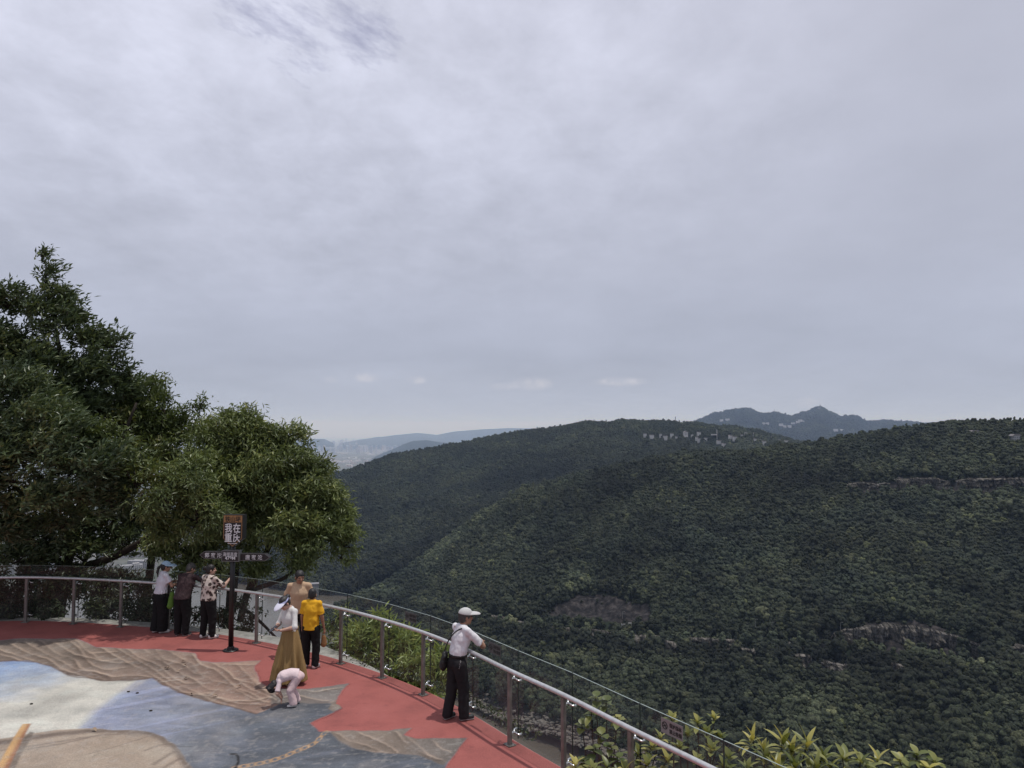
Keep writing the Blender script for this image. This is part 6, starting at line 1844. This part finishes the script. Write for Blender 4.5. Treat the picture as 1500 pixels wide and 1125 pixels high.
plant('broad_leaf_shrub', 'shrub with long upright pointed leaves, standing highest at the bottom right', P(1140, 1290, 9.2),
      [(P(1103, 1082, 9.2), .9), (P(1146, 1086, 9.0), 1.25), (P(1182, 1090, 8.9), 1.15), (P(1122, 1110, 8.9), .95), (P(1164, 1120, 8.7), 1.0), (P(1196, 1124, 8.7), .85), (P(1095, 1124, 8.7), .8), (P(1140, 1124, 8.6), 1.0), (P(1205, 1108, 8.9), .9), (P(1118, 1096, 9.1), .8), (P(1160, 1098, 8.9), .9)], 0.28, 0.062, 12, m_leaf_loq, 21, (0.05, 1.38), 0.75, 0.9)
plant('broad_leaf_shrub', 'shrub with small rounded light leaves beside the grey notice', P(1010, 1280, 9.0),
      [(P(984, 1052, 9.0), .75), (P(1022, 1056, 9.1), .8), (P(1046, 1050, 9.2), .6), (P(1008, 1076, 9.0), .8), (P(1035, 1072, 9.0), .9), (P(1056, 1078, 9.0), .7), (P(995, 1092, 8.8), .8), (P(1042, 1096, 8.8), .9), (P(1066, 1108, 8.8), .8), (P(1020, 1112, 8.7), .8), (P(1060, 1122, 8.7), .9)], 0.18, 0.08, 9, m_leaf_loq, 22, (0.3, 1.3), 1.1, 0.5)
plant('broad_leaf_shrub', 'low yellow green leafy shrub at the bottom edge, right of the tallest pointed shrub', P(1250, 1300, 8.9),
      [(P(1234, 1108, 8.9), 1.1), (P(1260, 1116, 8.8), .9), (P(1286, 1112, 9.0), .9), (P(1215, 1122, 8.8), .8), (P(1272, 1126, 8.8), .9)], 0.25, 0.07, 9, m_leaf_loq, 23, (0.1, 1.2), 0.8, 0.9)
plant('broad_leaf_shrub', 'low shrub with lobed green leaves farthest right at the bottom edge', P(1340, 1300, 9.2),
      [(P(1318, 1112, 9.2), .8), (P(1343, 1103, 9.2), 1.0), (P(1370, 1114, 9.2), .8), (P(1330, 1122, 9.0), .8), (P(1360, 1124, 9.0), .9)], 0.20, 0.11, 9, m_leaf_loq, 24, (0.0, 0.9), 0.9, 0.6)
plant('broad_leaf_shrub', 'large leaved plant behind the glass whose top leaves rise above the panel', P(890, 1300, 10.2),
      [(P(872, 1020, 10.2), .9), (P(888, 1026, 10.2), .9), (P(866, 1042, 10.0), .8), (P(852, 1060, 10.0), .8), (P(905, 1050, 10.0), .8), (P(880, 1075, 9.9), .9)], 0.20, 0.13, 6, m_leaf_loq, 25, (-0.2, 0.7), 0.8, 0.6)
plant('broad_leaf_shrub', 'brownish leafy plant low behind the glass near the river bend', P(880, 1330, 9.6),
      [(P(872, 1095, 9.6), .9), (P(895, 1090, 9.6), .8), (P(855, 1112, 9.5), .8), (P(905, 1108, 9.5), .8)], 0.20, 0.12, 7, m_leaf_rust, 26, (-0.3, 0.6), 0.8, 0.6)
plant('broad_leaf_shrub', 'leafy green plants low behind the glass at the bottom centre', P(870, 1340, 9.3),
      [(P(842, 1118, 9.3), .9), (P(868, 1124, 9.2), .9), (P(890, 1122, 9.2), .9), (P(935, 1102, 9.3), 1.0), (P(955, 1092, 9.3), .9), (P(948, 1118, 9.1), 1.0), (P(978, 1112, 9.1), .9), (P(915, 1126, 9.1), .9), (P(968, 1080, 9.4), .7)], 0.21, 0.07, 9, m_leaf_loq, 27, (0.1, 1.2), 0.8, 0.8)

# fallen bits on the painted floor
m_litter = simple('dry_leaf', (0.30, 0.22, 0.15), 0.9); m_litd = simple('dark_leaf', (0.03, 0.025, 0.02), 0.9)
rr_ = np.random.default_rng(12)
for i, (px, py) in enumerate([(272, 971), (268, 978), (246, 981), (249, 982), (265, 985), (276, 996), (136, 1071), (283, 1020), (347, 1009), (312, 1022)]):
    g = G(px, py); V, Fs = blade(4, 0.10, 0.05, 0.9, 0.5, 0.8)
    V = V @ np.array(Matrix.Rotation(rr_.random() * 6.28, 3, 'Z')).T; V[:, 2] -= V[:, 2].min()
    o = tag(link('fallen_leaf', mesh_np('fallen_leaf', V, Fs, m_litter)), 'small dry leaf lying on the painted floor', 'leaf', 'fallen leaves on the painted floor'); o.location = (g[0], g[1], 0.008)
for px, py in ((46, 1032), (188, 1014), (201, 1016), (221, 1042)):
    g = G(px, py); V, Fs = I1; V = V * np.array([.026, .022, .012]) * (1 + .3 * rr_.random((len(V), 1)))
    o = tag(link('dark_pebble', mesh_np('dark_pebble', V, Fs, m_litd)), 'small dark pebble on the blue painted water', 'pebble', 'dark pebbles on the painted water'); o.location = (g[0], g[1], 0.012)
# ================================================================== buildings in the distance
def far_wall(name, c, win=(0.10, 0.11, 0.13), sx=1 / 3.4, sz=1 / 3.1):
    m, nt, b = mat_new(name)
    tc = N(nt, 'ShaderNodeTexCoord'); mp = N(nt, 'ShaderNodeMapping'); mp.inputs['Scale'].default_value = (sx, sx, sz)
    nt.links.new(tc.outputs['Object'], mp.inputs[0])
    sp_ = N(nt, 'ShaderNodeSeparateXYZ'); nt.links.new(mp.outputs[0], sp_.inputs[0])
    def frac(s):
        f = N(nt, 'ShaderNodeMath', operation='FRACT'); nt.links.new(s, f.inputs[0])
        g = N(nt, 'ShaderNodeMath', operation='GREATER_THAN'); nt.links.new(f.outputs[0], g.inputs[0]); g.inputs[1].default_value = 0.5; return g.outputs[0]
    ax = N(nt, 'ShaderNodeMath', operation='ADD'); nt.links.new(sp_.outputs[0], ax.inputs[0]); nt.links.new(sp_.outputs[1], ax.inputs[1])
    mu = N(nt, 'ShaderNodeMath', operation='MULTIPLY'); nt.links.new(frac(ax.outputs[0]), mu.inputs[0]); nt.links.new(frac(sp_.outputs[2]), mu.inputs[1])
    nt.links.new(mixc(nt, mu.outputs[0], c, win), b.inputs['Base Color']); b.inputs['Roughness'].default_value = 0.8
    return m
m_tw = [far_wall('tower_wall_pale', (0.62, 0.58, 0.60)), far_wall('tower_wall_grey', (0.46, 0.45, 0.48)), far_wall('tower_wall_warm', (0.62, 0.52, 0.50))]
m_hw = far_wall('house_wall_white', (0.70, 0.68, 0.66)); m_town = far_wall('town_wall', (0.42, 0.41, 0.41)); m_town2 = simple('town_roof', (0.30, 0.29, 0.29), 0.8); m_roofg = simple('roof_grey', (0.22, 0.20, 0.20), 0.9); m_roofw = simple('roof_pale', (0.55, 0.54, 0.53), 0.8)
m_cw = simple('plain_pale_wall', (0.60, 0.57, 0.56), 0.8)
R2_ = random.Random(3)
protos = []
for k in range(5):
    w_, d_, h_ = R2_.uniform(22, 46), R2_.uniform(16, 22), R2_.uniform(62, 105)
    mb = MB(); mb.box((0, 0, h_ / 2), (w_, d_, h_)); mb.box((0, 0, h_ + 3), (w_ * .35, d_ * .6, 6)); mb.box((w_ * .3, d_ * .52, h_ / 2), (w_ * .25, 3, h_ * .98))
    me = mesh_np('tower_block', mb.v, mb.f, m_tw[k % 3], False); protos.append(me)
GRP = 'distant tower blocks on the plain'
spots = []
for i in range(58):       # housing rows
    px = R2_.uniform(455, 585); py = R2_.choice([663, 661, 657, 655, 660]) + R2_.uniform(-1, 1)
    if px > 470 + (680 - py) * 6: continue
    spots.append((px, py))
for i in range(34): spots.append((R2_.uniform(498, 580), R2_.uniform(649, 655)))
for px in (497, 501, 523, 529, 534, 540, 546): spots.append((px, 650.5))
for px, py in spots:
    d = 303.0 * F / (py - 632.0)
    g = P(px, py, d)
    o = bpy.data.objects.new('tower_block', protos[R2_.randrange(5)]); COL.objects.link(o)
    o.location = (g[0], g[1], WATER - 1.5); o.rotation_euler = (0, 0, R2_.uniform(-.5, .5))
    s = R2_.uniform(.7, 1.25) * (d / 11000.0) ** .5; o.scale = (s, s, s)
    tag(o, 'hazy pale tower block in the distant town', 'tower block', GRP)
# long low sheds in front of the town
protos2 = []
for k in range(3):
    mb = MB(); w_, d_, h_ = (60, 34, 9), (90, 40, 11), (45, 30, 8); q = (w_, d_, h_)[k]
    mb.box((0, 0, q[2] / 2), q); mb.prism([(-q[0] / 2, q[2]), (q[0] / 2, q[2]), (q[0] / 2 - 4, q[2] + 4), (-q[0] / 2 + 4, q[2] + 4)], (0, -q[1] / 2, 0), (1, 0, 0), (0, 0, 1), (0, 1, 0), q[1])
    protos2.append(mesh_np('low_shed', mb.v, mb.f, [m_cw, m_roofw, m_tw[2]][k], False))
for i in range(46):
    px = R2_.uniform(440, 545); py = R2_.uniform(664, 683)
    if i < 16: py = R2_.uniform(675, 679); px = R2_.uniform(484, 532)
    d = 303.0 * F / (py - 632.0); g = P(px, py, d)
    o = bpy.data.objects.new('low_shed', protos2[R2_.randrange(3)]); COL.objects.link(o)
    o.location = (g[0], g[1], WATER - 1.5); o.rotation_euler = (0, 0, R2_.uniform(-.4, .4))
    tag(o, 'low pale shed on the plain before the distant town', 'shed', 'low sheds before the distant town')
# town on the far bank, seen through the left trees
protos3 = []
for k in range(4):
    mb = MB(); w_, d_, h_ = ((26, 14, 18), (18, 14, 30), (40, 16, 14), (30, 20, 22))[k]
    mb.box((0, 0, h_ / 2), (w_, d_, h_)); mb.box((w_ * .2, 0, h_ + 1.5), (w_ * .3, d_ * .5, 3))
    protos3.append(mesh_np('town_building', mb.v, mb.f, [m_town, m_town2, m_town, m_tw[1]][k], False))
for i in range(70):
    px = R2_.uniform(-60, 300); py = R2_.uniform(735, 835)
    d = 303.0 * F / (py - 632.0); g = P(px, py, d)
    o = bpy.data.objects.new('town_building', protos3[R2_.randrange(4)]); COL.objects.link(o)
    o.location = (g[0], g[1], WATER - 1.5); o.rotation_euler = (0, 0, R2_.uniform(-.6, .6)); s = R2_.uniform(.8, 1.5); o.scale = (s, s, s)
    tag(o, 'pale building of the riverside town seen through the left trees', 'building', 'riverside town buildings behind the left trees')
# flat-roofed building by the river, right of the round tree
g = P(452, 842, 1420); g[2] = WATER - 1.5 + 12
fb = empty('riverside_building', g, 'grey flat roofed building low by the river beside the round tree', 'building', rz=0.3)
mb = MB(); mb.box((0, 0, 2), (36, 14, 22)); mb.build('wall', far_wall('grey_block_wall', (0.24, 0.24, 0.25)), fb)
mb = MB(); mb.box((0, 0, 13.6), (38, 15.5, 1.2)); mb.build('roof', simple('slate_roof', (0.20, 0.20, 0.21), 0.9), fb)

m_vw = simple('whitewashed_wall', (0.60, 0.58, 0.56), 0.8, var=0.2, scale=0.3)
# village on the middle hill
hp = []
def house(px, py, w, h, label='white village house on the shoulder of the middle hill', rz=0.0, roof=None):
    g = mid.at(px, py)
    o = empty('village_house', (g[0], g[1] - 12, g[2] + 4), label, 'house', 'village houses on the middle hill', rz)
    mb = MB(); mb.box((0, 0, h / 2), (w, 11, h + 8)); mb.build('wall', m_vw, o)
    mb = MB(); mb.prism([(-w / 2 - .6, h / 2 + h / 2 + 4), (w / 2 + .6, h + 4), (w / 2 - 2, h + 6.5), (-w / 2 + 2, h + 6.5)], (0, -6.2, 0), (1, 0, 0), (0, 0, 1), (0, 1, 0), 12.4); mb.build('roof', roof or m_roofg, o)
for px, py, w, h in [v for v in VILLAGE if v[0] not in (1004, 1049)]:
    house(px, py, w, h, rz=R2_.uniform(-.3, .3))
# white two storey villa and the white mast
g = mid.at(1004, 641)
v_ = empty('white_villa', (g[0], g[1] - 14, g[2] + 4), 'tall white villa with gabled roof, brightest house on the middle hill', 'house', rz=0.2)
mb = MB(); mb.box((0, 0, 6), (15, 11, 18)); mb.build('wall', m_vw, v_)
mb = MB(); mb.prism([(-8, 15), (8, 15), (0, 20)], (0, -6, 0), (1, 0, 0), (0, 0, 1), (0, 1, 0), 13); mb.build('roof', m_roofg, v_)
mb = MB()
for x in (-3.4, 3.4): mb.box((x, -5.6, 8), (2.4, .3, 8))
mb.build('window', m_roofg, v_)
g = mid.at(1049, 643)
o = empty('white_mast', (g[0], g[1] - 14, g[2]), 'thin white mast standing among the village houses', 'mast')
mb = MB(); mb.tube([(0, 0, 0), (0, 0, 34)], [1.3, .8], 8); mb.build('pole', m_cw, o)
mb = MB(); mb.box((-11, 0, 15), (19, 6, 4)); mb.build('side_block', m_cw, o)
# lattice masts on the skyline
m_mast = simple('grey_mast_steel', (0.16, 0.16, 0.17), 0.6, 0.3)
def mast(pt, h, label, r=1.6):
    o = empty('radio_mast', pt, label, 'mast')
    mb = MB()
    for k in range(3):
        a = k * 2.094; mb.tube([(r * math.cos(a), r * math.sin(a), 0), (0.3 * math.cos(a), 0.3 * math.sin(a), h)], 0.45, 5)
    for i in range(6):
        z = h * i / 6; q = r * (1 - i / 6) + .3
        mb.tube([(q * math.cos(k * 2.094), q * math.sin(k * 2.094), z) for k in (0, 1, 2, 0)], 0.25, 4)
    mb.build('lattice', m_mast, o)
    mb = MB(); mb.box((0, 0, h * .86), (2.4, 2.4, 5)); mb.build('antenna', m_mast, o)
g = mid.at(991, 617); mast((g[0], g[1], g[2] + 4), 26, 'grey radio mast on the crest of the middle hill')
g = fm.at(1135, 607); mast((g[0], g[1], g[2] + 6), 42, 'thin radio mast on the left knoll of the far mountain', 2)
g = fm.at(1201, 601)
o = empty('summit_tower', (g[0], g[1], g[2] + 14), 'small tower on the highest summit of the far mountain', 'tower')
mb = MB(); mb.lathe((0, 0, 0), [(7, 0), (6, 16), (8.5, 17), (8.5, 23), (5, 25), (3, 31), (0.8, 33), (0.6, 44)], 10); mb.build('tower_body', m_mast, o)
mb = MB(); mb.box((-14, 0, 4), (16, 10, 10)); mb.build('annex', m_roofg, o)
# pale settlement on the far mountain
for px, py in ((1117, 624), (1122, 624.5), (1142, 627), (1148, 628), (1154, 628), (1160, 624), (1166, 622), (1170, 620.5), (1173, 621.5), (1222, 634), (1230, 633.5), (1055, 619), (1064, 618)):
    g = fm.at(px, py)
    o = empty('hill_house', (g[0], g[1] - 30, g[2] + 14), 'pale hazy house on the slope of the far mountain', 'house', 'houses on the far mountain', R2_.uniform(-.4, .4))
    mb = MB(); w_ = R2_.uniform(18, 34); mb.box((0, 0, 3), (w_, 16, 16)); mb.build('wall', m_cw, o)
    mb = MB(); mb.prism([(-w_ / 2 - 1, 11), (w_ / 2 + 1, 11), (w_ / 2 - 3, 15), (-w_ / 2 + 3, 15)], (0, -9, 0), (1, 0, 0), (0, 0, 1), (0, 1, 0), 18); mb.build('roof', m_roofw, o)
# roofs among the trees near the right crest
for px, py, lb in ((1419, 642, 'pale roofed house half hidden by trees near the right crest'), (1480, 648, 'low pale building among trees at the right edge of the near ridge')):
    g = near.at(px, py)
    o = empty('hill_house', (g[0], g[1] - 12, g[2] + 6), lb, 'house')
    mb = MB(); mb.box((0, 0, 0), (9, 9, 9)); mb.build('wall', m_town, o)
    mb = MB(); mb.prism([(-6.6, 4.5), (6.6, 4.5), (4, 7), (-4, 7)], (0, -5, 0), (1, 0, 0), (0, 0, 1), (0, 1, 0), 10); mb.build('roof', m_roofg, o)
m_lampp = simple('lamp_pole_grey', (0.26, 0.26, 0.25), 0.7)
# terrace wall and lamp poles along the cliff road
g = near.at(917, 921)
tw_ = empty('retaining_wall', (g[0], g[1] - 8, g[2] + 5), 'small pale concrete wall at the end of the netted slope', 'wall')
mb = MB(); mb.box((0, 0, 0), (12, 2, 4)); mb.box((4, 0, 2.6), (4, 2, 1.2)); mb.build('wall', m_lampp, tw_)
for px, py in ((911, 912), (1006, 918), (1104, 925), (1128, 930), (1229, 934), (1291, 940), (1466, 972), (1486, 978)):
    g = near.at(px, py)
    o = empty('road_lamp', (g[0], g[1] - 9, g[2] + 6), 'thin pale lamp pole along the road across the cliff', 'lamp pole', 'lamp poles along the cliff road')
    mb = MB(); mb.tube([(0, 0, 0), (0, 0, 8), (0.6, -.4, 8.7), (1.5, -1.0, 8.9)], [.16, .13, .11, .10], 6); mb.build('pole', m_lampp, o)
    mb = MB(); mb.box((1.8, -1.2, 8.85), (1.0, .4, .25)); mb.build('lamp_head', m_lampp, o)
# low road parapet at right
pts = [near.at(px, py) + np.array([0, -9, 6.5]) for px, py in ((1452, 975), (1466, 979), (1480, 982), (1494, 985), (1510, 988))]
mb = MB(); mb.tube(pts, 0.9, 6); o = mb.build('road_parapet', m_cw); tag(o, 'pale road parapet at the right edge below the cliff', 'parapet')
# ================================================================== haze hanging in the valley
def haze(name, lo, hi, dens):
    m = bpy.data.materials.new(name); m.use_nodes = True
    nt = m.node_tree; nt.nodes.remove(nt.nodes['Principled BSDF'])
    vs = N(nt, 'ShaderNodeVolumeScatter'); vs.inputs['Density'].default_value = dens
    vs.inputs['Color'].default_value = (0.54, 0.70, 0.98, 1)
    em = N(nt, 'ShaderNodeEmission'); em.inputs['Color'].default_value = (0.55, 0.78, 1.25, 1)   # added glow standing in for light scattered more than once
    em.inputs['Strength'].default_value = dens * 0.10
    ad = N(nt, 'ShaderNodeAddShader'); nt.links.new(vs.outputs[0], ad.inputs[0]); nt.links.new(em.outputs[0], ad.inputs[1])
    nt.links.new(ad.outputs[0], nt.nodes['Material Output'].inputs['Volume'])
    mb = MB(); c = [(a + b) / 2 for a, b in zip(lo, hi)]; mb.box(c, [b - a for a, b in zip(lo, hi)])
    o = mb.build(name, m); tag(o, kind='structure')
haze('haze', (-6000, 60, -299.0), (6000, 4400, 260), 3.2e-5)
haze('distant_haze', (-25000, 4402, -301.0), (25000, 45000, 420), 1.1e-4)
